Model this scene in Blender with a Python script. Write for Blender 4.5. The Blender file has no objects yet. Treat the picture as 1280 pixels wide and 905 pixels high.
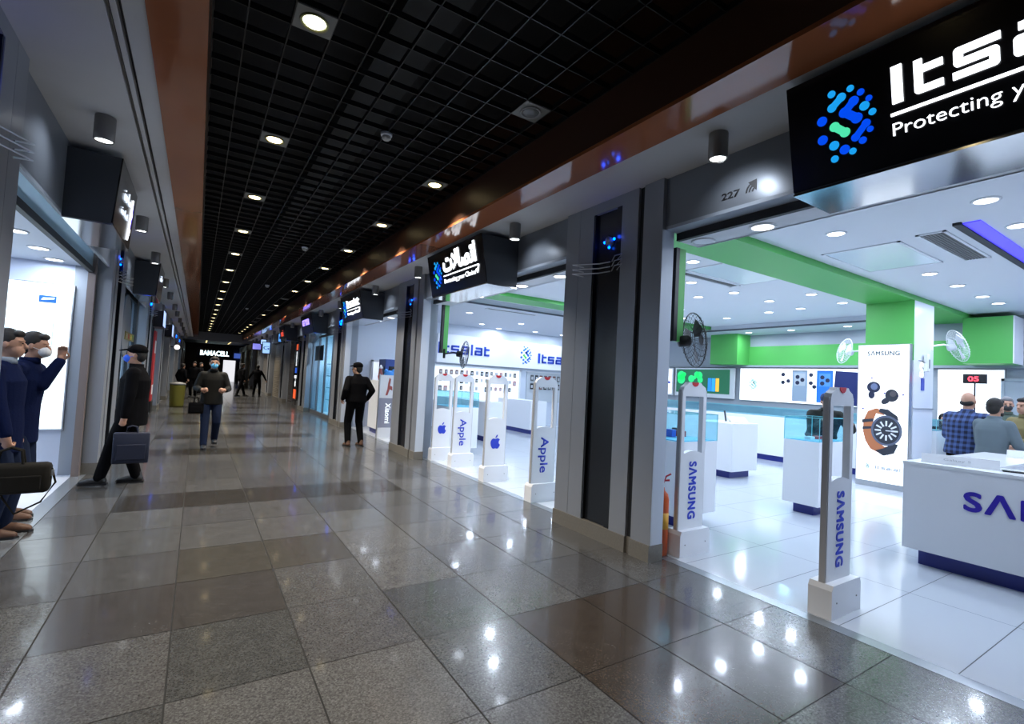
import bpy, bmesh, math, random
from mathutils import Vector, Matrix
random.seed(7)
sc = bpy.context.scene
COL = sc.collection
# ------------------------------------------------------------------ camera
H = 1.55
YAW, PIT, ROL = map(math.radians, (32.638, 2.301, 3.033))
F_PX = 612.29
fw = Vector((math.sin(YAW)*math.cos(PIT), math.cos(YAW)*math.cos(PIT), math.sin(PIT)))
rt = Vector((math.cos(YAW), -math.sin(YAW), 0)); up = rt.cross(fw)
r2 = rt*math.cos(ROL) + up*math.sin(ROL); u2 = -rt*math.sin(ROL) + up*math.cos(ROL)
cd = bpy.data.cameras.new('camera'); cam = bpy.data.objects.new('camera', cd); COL.objects.link(cam)
M3 = Matrix((r2, u2, -fw)).transposed()
cam.matrix_world = Matrix.Translation((0, 0, H)) @ M3.to_4x4()
cd.sensor_width = 36; cd.sensor_fit = 'HORIZONTAL'; cd.lens = F_PX/1280*36; cd.clip_start = 0.02; cd.clip_end = 200
sc.camera = cam
# ------------------------------------------------------------------ world, exposure
w = bpy.data.worlds.new('world'); sc.world = w; w.use_nodes = True
w.node_tree.nodes['Background'].inputs[0].default_value = (0.5, 0.6, 0.9, 1)
w.node_tree.nodes['Background'].inputs[1].default_value = 0.01
sc.view_settings.view_transform = 'Standard'; sc.view_settings.look = 'None'
sc.view_settings.exposure = 0.0; sc.view_settings.gamma = 1.0; sc.view_settings.use_curve_mapping = False
try:
    sc.cycles.use_denoising = True
    sc.cycles.use_light_tree = True
    sc.cycles.max_bounces = 8; sc.cycles.transparent_max_bounces = 16; sc.cycles.sample_clamp_indirect = 4.0
except Exception: pass
# light levels in watts
W_CORR = 400.0      # corridor downlights
W_SOFF = 11.0       # soffit cylinder lamps
W_SHOP = 18.5       # phone shop downlights
W_LEFT = 9.0       # left shop downlights
C_WARM = (1.0, 0.90, 0.76); C_COOL = (0.80, 0.88, 1.0); C_SHOP = (0.72, 0.83, 1.0)
ORD = ['first', 'second', 'third', 'fourth', 'fifth', 'sixth', 'seventh', 'eighth', 'ninth', 'tenth', 'eleventh', 'twelfth',
       'thirteenth', 'fourteenth', 'fifteenth', 'sixteenth', 'seventeenth', 'eighteenth', 'nineteenth', 'twentieth']
# ------------------------------------------------------------------ materials
def S(r, g, b):
    f = lambda c: (c/255/12.92) if c/255 <= .04045 else ((c/255+.055)/1.055)**2.4
    return (f(r), f(g), f(b))
MATS = {}
def mat(name, col, rough=.5, metal=0., spec=.5, coat=0., noise=0., nscale=20., bump=0., trans=0., ior=1.45):
    if name in MATS: return MATS[name]
    m = bpy.data.materials.new(name); m.use_nodes = True; nt = m.node_tree; b = nt.nodes['Principled BSDF']
    b.inputs['Base Color'].default_value = (*col, 1); b.inputs['Roughness'].default_value = rough
    b.inputs['Metallic'].default_value = metal; b.inputs['Specular IOR Level'].default_value = spec
    b.inputs['Coat Weight'].default_value = coat; b.inputs['Coat Roughness'].default_value = .05
    b.inputs['Transmission Weight'].default_value = trans; b.inputs['IOR'].default_value = ior
    if noise or bump:
        tc = nt.nodes.new('ShaderNodeTexCoord'); n = nt.nodes.new('ShaderNodeTexNoise'); n.inputs['Scale'].default_value = nscale; n.inputs['Detail'].default_value = 4
        nt.links.new(tc.outputs['Object'], n.inputs['Vector'])
        if noise:
            r = nt.nodes.new('ShaderNodeMapRange'); r.inputs['To Min'].default_value = 1-noise; r.inputs['To Max'].default_value = 1+noise
            nt.links.new(n.outputs['Fac'], r.inputs['Value'])
            v = nt.nodes.new('ShaderNodeVectorMath'); v.operation = 'SCALE'; v.inputs[0].default_value = col
            nt.links.new(r.outputs[0], v.inputs['Scale']); nt.links.new(v.outputs[0], b.inputs['Base Color'])
        if bump:
            bp = nt.nodes.new('ShaderNodeBump'); bp.inputs['Strength'].default_value = bump; bp.inputs['Distance'].default_value = .01
            nt.links.new(n.outputs['Fac'], bp.inputs['Height']); nt.links.new(bp.outputs[0], b.inputs['Normal'])
    MATS[name] = m; return m
def emi(name, col, s=1.0, base=None):
    if name in MATS: return MATS[name]
    m = mat(name, base or tuple(min(1, c)*.8 for c in col), .4)
    b = m.node_tree.nodes['Principled BSDF']
    b.inputs['Emission Color'].default_value = (*col, 1); b.inputs['Emission Strength'].default_value = s
    return m
def glass(name, tint=(.85, .95, 1.), op=.12, rough=.0):
    if name in MATS: return MATS[name]
    m = bpy.data.materials.new(name); m.use_nodes = True; nt = m.node_tree; nt.nodes.clear()
    o = nt.nodes.new('ShaderNodeOutputMaterial'); t = nt.nodes.new('ShaderNodeBsdfTransparent'); t.inputs[0].default_value = (*tint, 1)
    g = nt.nodes.new('ShaderNodeBsdfGlossy'); g.inputs['Roughness'].default_value = rough
    fr0 = nt.nodes.new('ShaderNodeLayerWeight'); fr1 = nt.nodes.new('ShaderNodeMath'); fr1.operation = 'POWER'; fr1.inputs[1].default_value = 3.5; nt.links.new(fr0.outputs['Facing'], fr1.inputs[0])
    fr = nt.nodes.new('ShaderNodeMath'); fr.operation = 'MULTIPLY_ADD'; fr.inputs[1].default_value = .22; fr.inputs[2].default_value = .035; nt.links.new(fr1.outputs[0], fr.inputs[0])
    mx = nt.nodes.new('ShaderNodeMixShader'); nt.links.new(fr.outputs[0], mx.inputs[0]); nt.links.new(t.outputs[0], mx.inputs[1]); nt.links.new(g.outputs[0], mx.inputs[2])
    nt.links.new(mx.outputs[0], o.inputs[0]); MATS[name] = m; return m
def granite():
    m = bpy.data.materials.new('granite tiles'); m.use_nodes = True; nt = m.node_tree; b = nt.nodes['Principled BSDF']
    L = nt.links.new; N = nt.nodes.new
    tc = N('ShaderNodeTexCoord'); at = N('ShaderNodeAttribute'); at.attribute_name = 'tone'
    n1 = N('ShaderNodeTexNoise'); n1.inputs['Scale'].default_value = 90; n1.inputs['Detail'].default_value = 3
    v = N('ShaderNodeTexVoronoi'); v.inputs['Scale'].default_value = 130
    n2 = N('ShaderNodeTexNoise'); n2.inputs['Scale'].default_value = 9; n2.inputs['Detail'].default_value = 5
    for n in (n1, v, n2): L(tc.outputs['Object'], n.inputs['Vector'])
    r1 = N('ShaderNodeMapRange'); r1.inputs['From Min'].default_value = .3; r1.inputs['From Max'].default_value = .7; r1.inputs['To Min'].default_value = .7; r1.inputs['To Max'].default_value = 1.3
    L(n1.outputs['Fac'], r1.inputs['Value'])
    r3 = N('ShaderNodeMapRange'); r3.inputs['To Min'].default_value = .8; r3.inputs['To Max'].default_value = 1.2; L(n2.outputs['Fac'], r3.inputs['Value'])
    sep = N('ShaderNodeSeparateColor'); L(v.outputs['Color'], sep.inputs[0])
    r2_ = N('ShaderNodeMapRange'); r2_.inputs['To Min'].default_value = .65; r2_.inputs['To Max'].default_value = 1.35; L(sep.outputs[0], r2_.inputs['Value'])
    p1 = N('ShaderNodeMath'); p1.operation = 'MULTIPLY'; L(r1.outputs[0], p1.inputs[0]); L(r2_.outputs[0], p1.inputs[1])
    p2 = N('ShaderNodeMath'); p2.operation = 'MULTIPLY'; L(p1.outputs[0], p2.inputs[0]); L(r3.outputs[0], p2.inputs[1])
    vm = N('ShaderNodeVectorMath'); vm.operation = 'SCALE'; L(at.outputs['Color'], vm.inputs[0]); L(p2.outputs[0], vm.inputs['Scale'])
    L(vm.outputs[0], b.inputs['Base Color'])
    rr = N('ShaderNodeMapRange'); rr.inputs['To Min'].default_value = .16; rr.inputs['To Max'].default_value = .30; L(n2.outputs['Fac'], rr.inputs['Value']); L(rr.outputs[0], b.inputs['Roughness'])
    b.inputs['Specular IOR Level'].default_value = .4; b.inputs['Coat Weight'].default_value = .28; b.inputs['Coat Roughness'].default_value = .07
    return m
def plaid():
    m = bpy.data.materials.new('blue plaid flannel'); m.use_nodes = True; nt = m.node_tree; b = nt.nodes['Principled BSDF']; b.inputs['Roughness'].default_value = .9
    L = nt.links.new; N = nt.nodes.new
    tc = N('ShaderNodeTexCoord'); out = []
    for d in ('X', 'Z'):
        wv = N('ShaderNodeTexWave'); wv.bands_direction = d; wv.inputs['Scale'].default_value = 4.5; L(tc.outputs['Object'], wv.inputs['Vector'])
        c = N('ShaderNodeValToRGB'); c.color_ramp.elements[0].position = .45; c.color_ramp.elements[1].position = .6; L(wv.outputs['Fac'], c.inputs[0]); out.append(c)
    mx = N('ShaderNodeMix'); mx.data_type = 'FLOAT'; mx.inputs[0].default_value = .5
    L(out[0].outputs[0], mx.inputs[2]); L(out[1].outputs[0], mx.inputs[3])
    c = N('ShaderNodeValToRGB'); c.color_ramp.elements[0].color = (.006, .010, .035, 1); c.color_ramp.elements[1].color = (.05, .09, .24, 1)
    L(mx.outputs[0], c.inputs[0]); L(c.outputs[0], b.inputs['Base Color']); return m
PANEL = mat('grey composite panel', (.28, .30, .335), .40, .3, noise=.05, nscale=3)
PANEL2 = mat('grey header panel', (.20, .22, .25), .35, .3, noise=.06, nscale=3)
JAMB = mat('pale jamb panel', (.33, .37, .43), .5)
DARK = mat('black glass panel', (.012, .014, .018), .25)
SLOT = mat('dark slot', (.02, .022, .025), .6)
STONE = mat('brown granite plinth', (.16, .15, .13), .3, noise=.25, nscale=60)
PLASTER = mat('grey plaster', (.50, .50, .50), .75, noise=.05, nscale=4)
ORANGE = mat('polished orange panel', (.30, .10, .042), .12, coat=.3, noise=.15, nscale=1.5)
BLACK = mat('black void', (.004, .004, .005), .9)
GRIDM = mat('black grid bars', (.007, .0075, .0085), .4)
WHITE = mat('white laminate', (.80, .82, .86), .3)
WHITEW = mat('white paint', (.74, .76, .80), .6)
GREYW = mat('blue grey paint', (.36, .40, .45), .6)
GREEN = mat('green paint', (.085, .40, .085), .45)
NAVY = mat('navy laminate', (.012, .022, .20), .3)
STEEL = mat('brushed steel', (.5, .51, .53), .28, .9)
CHROME = mat('mirror steel', (.45, .46, .48), .12, .95)
BLKP = mat('black plastic', (.012, .012, .014), .4)
GREYP = mat('grey plastic', (.22, .22, .22), .5)
SIGNB = mat('black gloss acrylic', (.003, .003, .004), .2)
BOXSIDE = mat('dark grey box side', (.045, .052, .062), .4)
BLUEL = mat('royal blue lettering', (.02, .05, .55), .4)
DKBLUEL = mat('deep blue lettering', (.03, .015, .36), .35)
RED = mat('red plastic', (.6, .02, .03), .35)
SKIN = mat('skin', (.42, .23, .155), .55)
HAIRM = mat('black hair', (.012, .010, .009), .7)
GLASS = glass('clear glass'); GLASSB = glass('aqua edged glass', (.80, .95, .98))
E_WHITE = emi('lit white letters', (.92, .95, 1.), 2.2)
E_POSTER = emi('backlit white film', (.93, .97, 1.), 1.0)
E_LENSW = emi('warm lamp lens', (1., .80, .42), 9)
E_LENSN = emi('pale lamp lens', (.95, 1., .75), 7)
E_LENSC = emi('cool lamp lens', (.93, .97, 1.), 8)
E_BLUE = emi('blue led', (.0, .10, 1.), 9)
# ------------------------------------------------------------------ mesh helpers
class MB:
    def __init__(s): s.bm = bmesh.new(); s.T = Matrix.Identity(4)
    def v(s, p): return s.bm.verts.new(s.T @ Vector(p))
    def poly(s, pts):
        return s.bm.faces.new([s.v(p) for p in pts])
    def box(s, x0, x1, y0, y1, z0, z1, bev=0):
        if x0 > x1: x0, x1 = x1, x0
        if y0 > y1: y0, y1 = y1, y0
        if z0 > z1: z0, z1 = z1, z0
        vs = [s.v((x, y, z)) for x in (x0, x1) for y in (y0, y1) for z in (z0, z1)]
        fs = [s.bm.faces.new([vs[i] for i in q]) for q in ((0, 1, 3, 2), (4, 6, 7, 5), (0, 4, 5, 1), (2, 3, 7, 6), (0, 2, 6, 4), (1, 5, 7, 3))]
        if bev:
            es = set(e for f in fs for e in f.edges)
            bmesh.ops.bevel(s.bm, geom=list(es), offset=bev, segments=2, affect='EDGES', profile=.5)
        return s
    def prism(s, pts, a, b, ax='x'):
        """closed polygon of 2D pts extruded between a and b along ax; pts are the other two coordinates in order"""
        f = {'x': lambda p, t: (t, p[0], p[1]), 'y': lambda p, t: (p[0], t, p[1]), 'z': lambda p, t: (p[0], p[1], t)}[ax]
        A = [s.v(f(p, a)) for p in pts]; B = [s.v(f(p, b)) for p in pts]; n = len(pts)
        s.bm.faces.new(A); s.bm.faces.new(B[::-1])
        for i in range(n): s.bm.faces.new((A[i], B[i], B[(i+1) % n], A[(i+1) % n]))
        return s
    def rings(s, rs, close=True):
        vs = [[s.v(p) for p in r] for r in rs]; n = len(vs[0])
        for a, b in zip(vs, vs[1:]):
            for i in range(n): s.bm.faces.new((a[i], a[(i+1) % n], b[(i+1) % n], b[i]))
        if close: s.bm.faces.new(vs[0][::-1]); s.bm.faces.new(vs[-1])
        return s
    def lathe(s, prof, c=(0, 0, 0), n=20, ax='z'):
        rs = []
        for r, h in prof:
            r = max(r, 1e-5); ring = []
            for i in range(n):
                a = 2*math.pi*i/n; x, y = r*math.cos(a), r*math.sin(a)
                p = {'z': (x, y, h), 'x': (h, x, y), 'y': (x, h, y)}[ax]
                ring.append((c[0]+p[0], c[1]+p[1], c[2]+p[2]))
            rs.append(ring)
        return s.rings(rs)
    def tube(s, pts, r, n=8):
        pts = [Vector(p) for p in pts]; rs = []
        for i, p in enumerate(pts):
            d = (pts[min(i+1, len(pts)-1)]-pts[max(i-1, 0)]).normalized()
            a = d.cross(Vector((0, 0, 1)) if abs(d.z) < .9 else Vector((1, 0, 0))).normalized(); b = d.cross(a)
            rs.append([tuple(p+(a*math.cos(2*math.pi*k/n)+b*math.sin(2*math.pi*k/n))*r) for k in range(n)])
        return s.rings(rs)
    def cone(s, p0, p1, r0, r1, n=14, sx=1.0, axis=(1, 0, 0)):
        """tapered capsule; sx scales the section along axis"""
        p0, p1 = Vector(p0), Vector(p1); d = p1-p0; L = d.length
        if L < 1e-6: d = Vector((0, 0, 1)); L = 1e-6
        d = d.normalized() if L > 1e-5 else Vector((0, 0, 1))
        a = Vector(axis)-d*Vector(axis).dot(d)
        a = a.normalized() if a.length > 1e-3 else d.orthogonal().normalized(); b = d.cross(a); rs = []
        seq = [(p0-d*(r0*math.cos(t)), r0*math.sin(t)) for t in (.05, .5, 1.0)]+[(p0, r0), (p1, r1)]+[(p1+d*(r1*math.cos(t)), r1*math.sin(t)) for t in (1.0, .5, .05)]
        for c, r in seq: rs.append([tuple(c+a*(math.cos(2*math.pi*k/n)*r*sx)+b*(math.sin(2*math.pi*k/n)*r)) for k in range(n)])
        return s.rings(rs)
    def ell(s, c, r, R=None, n=16, m=10):
        c = Vector(c); R = R or Matrix.Identity(3); rs = []
        for j in range(m+1):
            t = .02+(math.pi-.04)*j/m
            rs.append([tuple(c+R @ Vector((r[0]*math.sin(t)*math.cos(2*math.pi*i/n), r[1]*math.sin(t)*math.sin(2*math.pi*i/n), -r[2]*math.cos(t)))) for i in range(n)])
        return s.rings(rs)
    def build(s, name, m, parent=None, smooth=False, at=None):
        bmesh.ops.recalc_face_normals(s.bm, faces=s.bm.faces)
        me = bpy.data.meshes.new(name); s.bm.to_mesh(me); s.bm.free()
        if smooth:
            for p in me.polygons: p.use_smooth = True
        for x in (m if isinstance(m, (list, tuple)) else [m]): me.materials.append(x)
        o = bpy.data.objects.new(name, me); COL.objects.link(o)
        if parent: o.parent = parent; 
        if at: o.location = at
        return o
def tag(o, label=None, cat=None, group=None, kind=None):
    if label: o['label'] = label
    if cat: o['category'] = cat
    if group: o['group'] = group
    if kind: o['kind'] = kind
    return o
def empty(name, loc=(0, 0, 0), rz=0, label=None, cat=None, group=None):
    o = bpy.data.objects.new(name, None); COL.objects.link(o); o.location = loc; o.rotation_euler = (0, 0, rz); o.empty_display_size = .1
    return tag(o, label, cat, group)
def copy_tree(o, parent=None, **kw):
    c = o.copy(); COL.objects.link(c)
    if parent: c.parent = parent
    for ch in [x for x in o.children if x.type != 'LIGHT']: copy_tree(ch, c)
    return c
def struct(mb, name, m, parent=None, smooth=False):
    o = mb.build(name, m, parent, smooth)
    if not parent: o['kind'] = 'structure'
    return o
def lamp(kind, parent, loc, energy, col, size=.1, spot=None, rot=None, blend=.6):
    l = bpy.data.lights.new('light_source', kind); l.energy = energy; l.color = col
    if kind == 'AREA': l.shape = 'DISK'; l.size = size
    elif kind == 'SPOT': l.spot_size = math.radians(spot); l.spot_blend = blend; l.shadow_soft_size = size
    else: l.shadow_soft_size = size
    o = bpy.data.objects.new('light_source', l); COL.objects.link(o)
    if parent: o.parent = parent
    o.location = loc
    if rot: o.rotation_euler = rot
    return o
_tc = bpy.data.curves.new('t', 'FONT'); _to = bpy.data.objects.new('t', _tc); COL.objects.link(_to)
def text_mesh(body, h, depth=.01, bold=.0, width=None, spacing=1.0, fat=0):
    """flat letters in the XY plane, lower left at the origin, cap height h; optional total width"""
    _tc.body = body; _tc.size = 1; _tc.extrude = 0; _tc.offset = bold; _tc.space_character = spacing; _tc.resolution_u = 4
    dg = bpy.context.evaluated_depsgraph_get(); dg.update()
    me = bpy.data.meshes.new_from_object(_to.evaluated_get(dg))
    bm = bmesh.new(); bm.from_mesh(me); bpy.data.meshes.remove(me)
    xs = [v.co.x for v in bm.verts]; ys = [v.co.y for v in bm.verts]
    x0, x1 = min(xs), max(xs); y0 = min(ys) if h < 0 else 0; k = abs(h)/(.714 if h > 0 else (max(ys)-min(ys)))
    kx = width/(x1-x0) if width else k
    for v in bm.verts: v.co.x = (v.co.x-x0)*kx; v.co.y = (v.co.y-y0)*k
    r = bmesh.ops.extrude_face_region(bm, geom=bm.faces[:])
    for v in [g for g in r['geom'] if isinstance(g, bmesh.types.BMVert)]: v.co.z += depth
    if fat:
        base = bm.faces[:]+bm.edges[:]+bm.verts[:]
        for i, (a, b) in enumerate(((1, 0), (-1, 0), (0, 1), (0, -1), (.7, .7), (-.7, .7), (.7, -.7), (-.7, -.7))):
            d = bmesh.ops.duplicate(bm, geom=base)
            for v in [g for g in d['geom'] if isinstance(g, bmesh.types.BMVert)]: v.co.x += a*fat; v.co.y += b*fat; v.co.z -= (i+1)*.00004
    return bm
def frame_mat(o, ex, ey):
    ex = Vector(ex).normalized(); ey = Vector(ey).normalized(); ez = ex.cross(ey)
    m = Matrix((ex, ey, ez)).transposed().to_4x4(); m.translation = Vector(o); return m
def put(bm, name, m, parent, T):
    mb = MB(); mb.bm.free(); mb.bm = bm; bmesh.ops.transform(bm, matrix=T, verts=bm.verts[:]); return mb.build(name, m, parent)
def text(body, name, m, parent, o, ex, ey, h, **kw): return put(text_mesh(body, h, **kw), name, m, parent, frame_mat(o, ex, ey))
# stroke font for the wide techno wordmark (unit: height 1)
GL = {'I': (.36, [[(.18, 0), (.18, 1)]]),
      't': (.66, [[(.12, 1), (.12, .12), (.66, .12)], [(.12, .64), (.66, .64)]]),
      's': (.94, [[(.94, .70), (.12, .70), (.12, .41), (.82, .41), (.82, .12), (.0, .12)]]),
      'a': (.94, [[(.12, .70), (.84, .70), (.84, .12), (.12, .12), (.12, .41), (.84, .41)]]),
      'l': (.24, [[(.12, 1), (.12, .0)]])}
def wordmark(word, w, h, t, depth, bold_I=1.0):
    mb = MB(); gap = .20; x = 0; tot = sum(GL[c][0]+gap for c in word)-gap; k = w/tot; zz = 0
    for c in word:
        adv, paths = GL[c]; tt = t*(1.35 if c == 'I' else 1)
        for p in paths:
            P = [(x+a*k, min(max(b*h, tt/2), h-tt/2) if c not in 'Il' else b*h) for a, b in p]
            for (ax, ay), (bx, by) in zip(P, P[1:]):
                if abs(ax-bx) > abs(ay-by): mb.box(ax, bx, ay-tt/2, ay+tt/2, 0, depth)
                else: mb.box(ax-tt/2, ax+tt/2, ay, by, 0, depth)
            for q in P[1:-1]: mb.lathe([(tt/2, 0), (tt/2, depth)], (q[0], q[1], 0), 16)
        x += (adv+gap)*k
    return mb.bm
DOTS = [(.251,.502,.020,1),(.347,.492,.018,1),(.396,.45,.018,0),(.433,.401,.016,0),(.41,.369,.024,1),(.446,.323,.018,1),(.431,.236,.016,0),(.393,.189,.019,0),(.341,.148,.018,1),(.301,.171,.026,0),(.248,.212,.026,1),(.189,.265,.027,0),(.192,.372,.027,0),(.247,.136,.020,1)]
LINKS = [((.299,.464),(.249,.426),.024,1),((.359,.417),(.311,.375),.026,0),((.311,.375),(.37,.32),.028,0),((.413,.274),(.359,.218),.022,0),((.256,.316),(.308,.265),.026,2)]
def globe(mats, parent, T, k=1.0, name='emblem_dot'):
    """round emblem of linked dots, 0.43 tall at k=1, origin at its centre"""
    def disc(mb, x, y, r): mb.lathe([(r, 0), (r, .006)], ((x-.32)*k, (y-.315)*k, 0), 14)
    for x, y, r, c in DOTS:
        mb = MB(); disc(mb, x, y, r*k); mb.bm.transform(T); mb.build(name, mats[c], parent)
    for a, b, r, c in LINKS:
        mb = MB(); A = Vector(((a[0]-.32)*k, (a[1]-.315)*k, 0)); B = Vector(((b[0]-.32)*k, (b[1]-.315)*k, 0)); d = (B-A).normalized(); n = Vector((-d.y, d.x, 0)); R_ = r*k; L_ = (B-A).length; pts = []
        th0 = math.acos(min(1, .62)); 
        for i in range(13): q = math.pi-(math.pi-.9)+(2*math.pi-1.8)*i/12; pts.append((A+d*math.cos(q)*R_+n*math.sin(q)*R_).xy)
        for i in range(13): q = math.pi+.9+(2*math.pi-1.8)*i/12; pts.append((B+d*math.cos(q)*R_+n*math.sin(q)*R_).xy)
        mb.prism([tuple(p) for p in pts], 0, .006, 'z'); mb.bm.transform(T); mb.build(name, mats[c], parent)
APPLE = [(0,.62),(.10,.66),(.22,.68),(.34,.63),(.40,.56),(.33,.50),(.29,.41),(.30,.30),(.36,.22),(.43,.18),(.38,.06),(.30,-.06),(.22,-.12),(.12,-.12),(.0,-.08),(-.12,-.12),(-.22,-.11),(-.31,-.03),(-.39,.11),(-.43,.28),(-.42,.44),(-.35,.58),(-.24,.66),(-.12,.66)]
def apple(mb, s, T, depth=.004):
    mb.T = T; mb.prism([(x*s, y*s) for x, y in APPLE], 0, depth, 'z')
    mb.prism([(.0*s, .70*s), (.02*s, .82*s), (.10*s, .93*s), (.19*s, .97*s), (.17*s, .85*s), (.10*s, .75*s)], 0, depth, 'z'); mb.T = Matrix.Identity(4); return mb
# ------------------------------------------------------------------ geometry constants
def mx(x, side): return x if side > 0 else 2.44-x
BAY0 = 3.03; PER = 5.64; CW = 1.39
ZS = 3.5; ZG = 3.9; YEND = 58.0; YBULK = 40.6
# ------------------------------------------------------------------ floors
def floor_tiles():
    bm = bmesh.new(); cl = bm.loops.layers.color.new('tone')
    xs = [-1.16]+[-.65+.6235*i for i in range(0, 7)]+[3.70]
    ys = [-3.123+.7335*i for i in range(0, 90)]
    mort = (.006, .006, .006)
    f = bm.faces.new([bm.verts.new(p) for p in ((-1.26, -3.2, -.002), (3.72, -3.2, -.002), (3.72, 60, -.002), (-1.26, 60, -.002))]); f.material_index = 1
    rnd = random.Random(3)
    for j in range(len(ys)-1):
        row = round((ys[j]-1.278)/.7335)
        rowt = rnd.uniform(.92, 1.08)
        for i in range(len(xs)-1):
            x0, x1, y0, y1 = xs[i], xs[i+1], ys[j], ys[j+1]
            t = rowt*rnd.uniform(.90, 1.10); c = [.278*t, .279*t, .280*t]
            if row == 7 and 1 <= i <= 5: c = [.185, .178, .17]
            if row == 12 and 1 <= i <= 4: c = [.19, .18, .168]
            if row == 3 and i in (1, 2): c = [.225, .217, .21]
            if row in (0, 1) and i in (5, 6): c = [.215, .19, .165]
            if row == 4 and i in (2, 3): c = [.24, .23, .215]
            if row > 13 and row % 4 == 3 and 1 <= i <= 5: c = [.19, .18, .168]
            g = .0042; h = .0028
            f = bm.faces.new([bm.verts.new(p) for p in ((x0+g, y0+h, 0), (x1-g, y0+h, 0), (x1-g, y1-h, 0), (x0+g, y1-h, 0))])
            for l in f.loops: l[cl] = (*c, 1)
    me = bpy.data.meshes.new('floor'); bm.to_mesh(me); bm.free(); me.materials.append(granite()); me.materials.append(mat('floor grout', mort, .8))
    o = bpy.data.objects.new('floor', me); COL.objects.link(o); o['kind'] = 'structure'
floor_tiles()
mb = MB(); TILEW = mat('white glazed tiles', (.50, .54, .60), .13, noise=.02, nscale=2)
mb.box(3.78, 14.2, -3.2, 14.7, -.05, -.004)
struct(mb, 'floor_shop_joints', mat('shop grout', (.10, .11, .12), .7))
mb = MB()
for j in range(30):
    for i in range(9):
        x0 = 3.81 if i == 0 else 3.81+1.2*(i); x1 = 3.81+1.2*(i+1); y0 = -3.4+.6267*j+.01; g = .0028
        if y0 > 14.6: continue
        mb.poly([(x0+g, y0+g, 0), (min(x1, 14.2)-g, y0+g, 0), (min(x1, 14.2)-g, min(y0+.6267, 14.69)-g, 0), (x0+g, min(y0+.6267, 14.69)-g, 0)])
struct(mb, 'floor_shop', TILEW)
mb = MB(); mb.box(3.70, 3.81, -3.2, 60, -.03, .002); struct(mb, 'trim_1', mat('satin steel strip', (.30, .33, .36), .25, .6))
mb = MB(); mb.box(-1.30, -1.16, -3.2, 60, -.03, .004); struct(mb, 'trim_2', MATS['satin steel strip'])
mb = MB(); mb.box(-4.3, -1.30, 3.2, 20, -.03, .0); struct(mb, 'floor_left_shop', mat('left shop floor', (.62, .66, .74), .12))
# ------------------------------------------------------------------ ceiling: soffits, orange strips, void and grid
mb = MB(); mb.box(2.95, 3.62, -3.2, YBULK, ZS, ZS+.06); struct(mb, 'ceiling_soffit_right', PLASTER)
mb = MB()
for a, b in ((-1.2, -.56), (-.535, -.505), (-.48, -.368)): mb.box(a, b, -3.2, YBULK, ZS, ZS+.06)
mb.box(-1.2, -.36, -3.2, YBULK, ZS+.12, ZS+.14); mb.box(-.56, -.555, -3.2, YBULK, ZS+.05, ZS+.13); mb.box(-.485, -.48, -3.2, YBULK, ZS+.05, ZS+.13)
struct(mb, 'ceiling_soffit_left', PLASTER)
mb = MB(); mb.box(-.555, -.485, -3.2, YBULK, ZS+.055, ZS+.07); struct(mb, 'ceiling_slot_left', SLOT)
mb = MB(); mb.box(2.61, 2.95, -3.2, YBULK, ZS-.01, ZS+.02); struct(mb, 'ceiling_fascia_right', ORANGE)
ORANGE_SHADE = mat('shaded orange fascia', (.050, .018, .008), .45)  # darker copy of the orange; shade on the upright faces put into its colour
mb = MB(); mb.box(2.61, 2.64, -3.2, YBULK, ZS+.021, 4.45); struct(mb, 'ceiling_fascia_side_right', ORANGE_SHADE)
mb = MB(); mb.box(-.368, -.075, -3.2, YBULK, ZS-.01, ZS+.02); struct(mb, 'ceiling_fascia_left', ORANGE)
mb = MB(); mb.box(-.105, -.075, -3.2, YBULK, ZS+.021, 4.45); struct(mb, 'ceiling_fascia_side_left', ORANGE_SHADE)
mb = MB(); mb.box(-.2, 2.7, -3.2, YBULK, 4.45, 4.5); struct(mb, 'ceiling_void', BLACK)
mb = MB(); P = .255
for i in range(0, 10): x = .1275+P*i; mb.box(x-.004, x+.004, -1.5, YBULK, ZG, ZG+.045)
mb.box(2.602, 2.609, -1.5, YBULK, ZG, ZG+.045); mb.box(-.074, -.066, -1.5, YBULK, ZG, ZG+.045)
y = 3.3525-P*19
while y < YBULK: mb.box(-.07, 2.605, y-.004, y+.004, ZG, ZG+.045); y += P
struct(mb, 'ceiling_grid', GRIDM)
# void ducts hinting behind the grid
mb = MB(); mb.box(1.1, 1.5, -1, 40, 4.25, 4.4); struct(mb, 'ceiling_duct', mat('dark duct', (.012, .013, .014), .7))
# bulkhead and end hall
mb = MB(); mb.box(-1.3, 4.2, YBULK, YBULK+.35, 3.32, 4.5); struct(mb, 'wall_bulkhead', PANEL2)
mb = MB(); mb.box(-1.3, 4.2, YBULK+.35, YEND, 3.75, 3.85); struct(mb, 'ceiling_end_hall', mat('dark end ceiling', (.03, .03, .03), .6))
mb = MB()
mb.box(-1.3, 2.2, YEND, YEND+.1, 0, 3.9); mb.box(3.35, 4.2, YEND, YEND+.1, 0, 3.9); mb.box(2.2, 3.35, YEND, YEND+.1, 2.2, 3.9)
struct(mb, 'wall_end', mat('dark end wall', (.05, .045, .045), .5))
mb = MB(); mb.box(2.2, 3.35, YEND+1.2, YEND+1.25, 0, 2.3); struct(mb, 'door_1', emi('bright doorway', (.95, .95, 1), .9))
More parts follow.
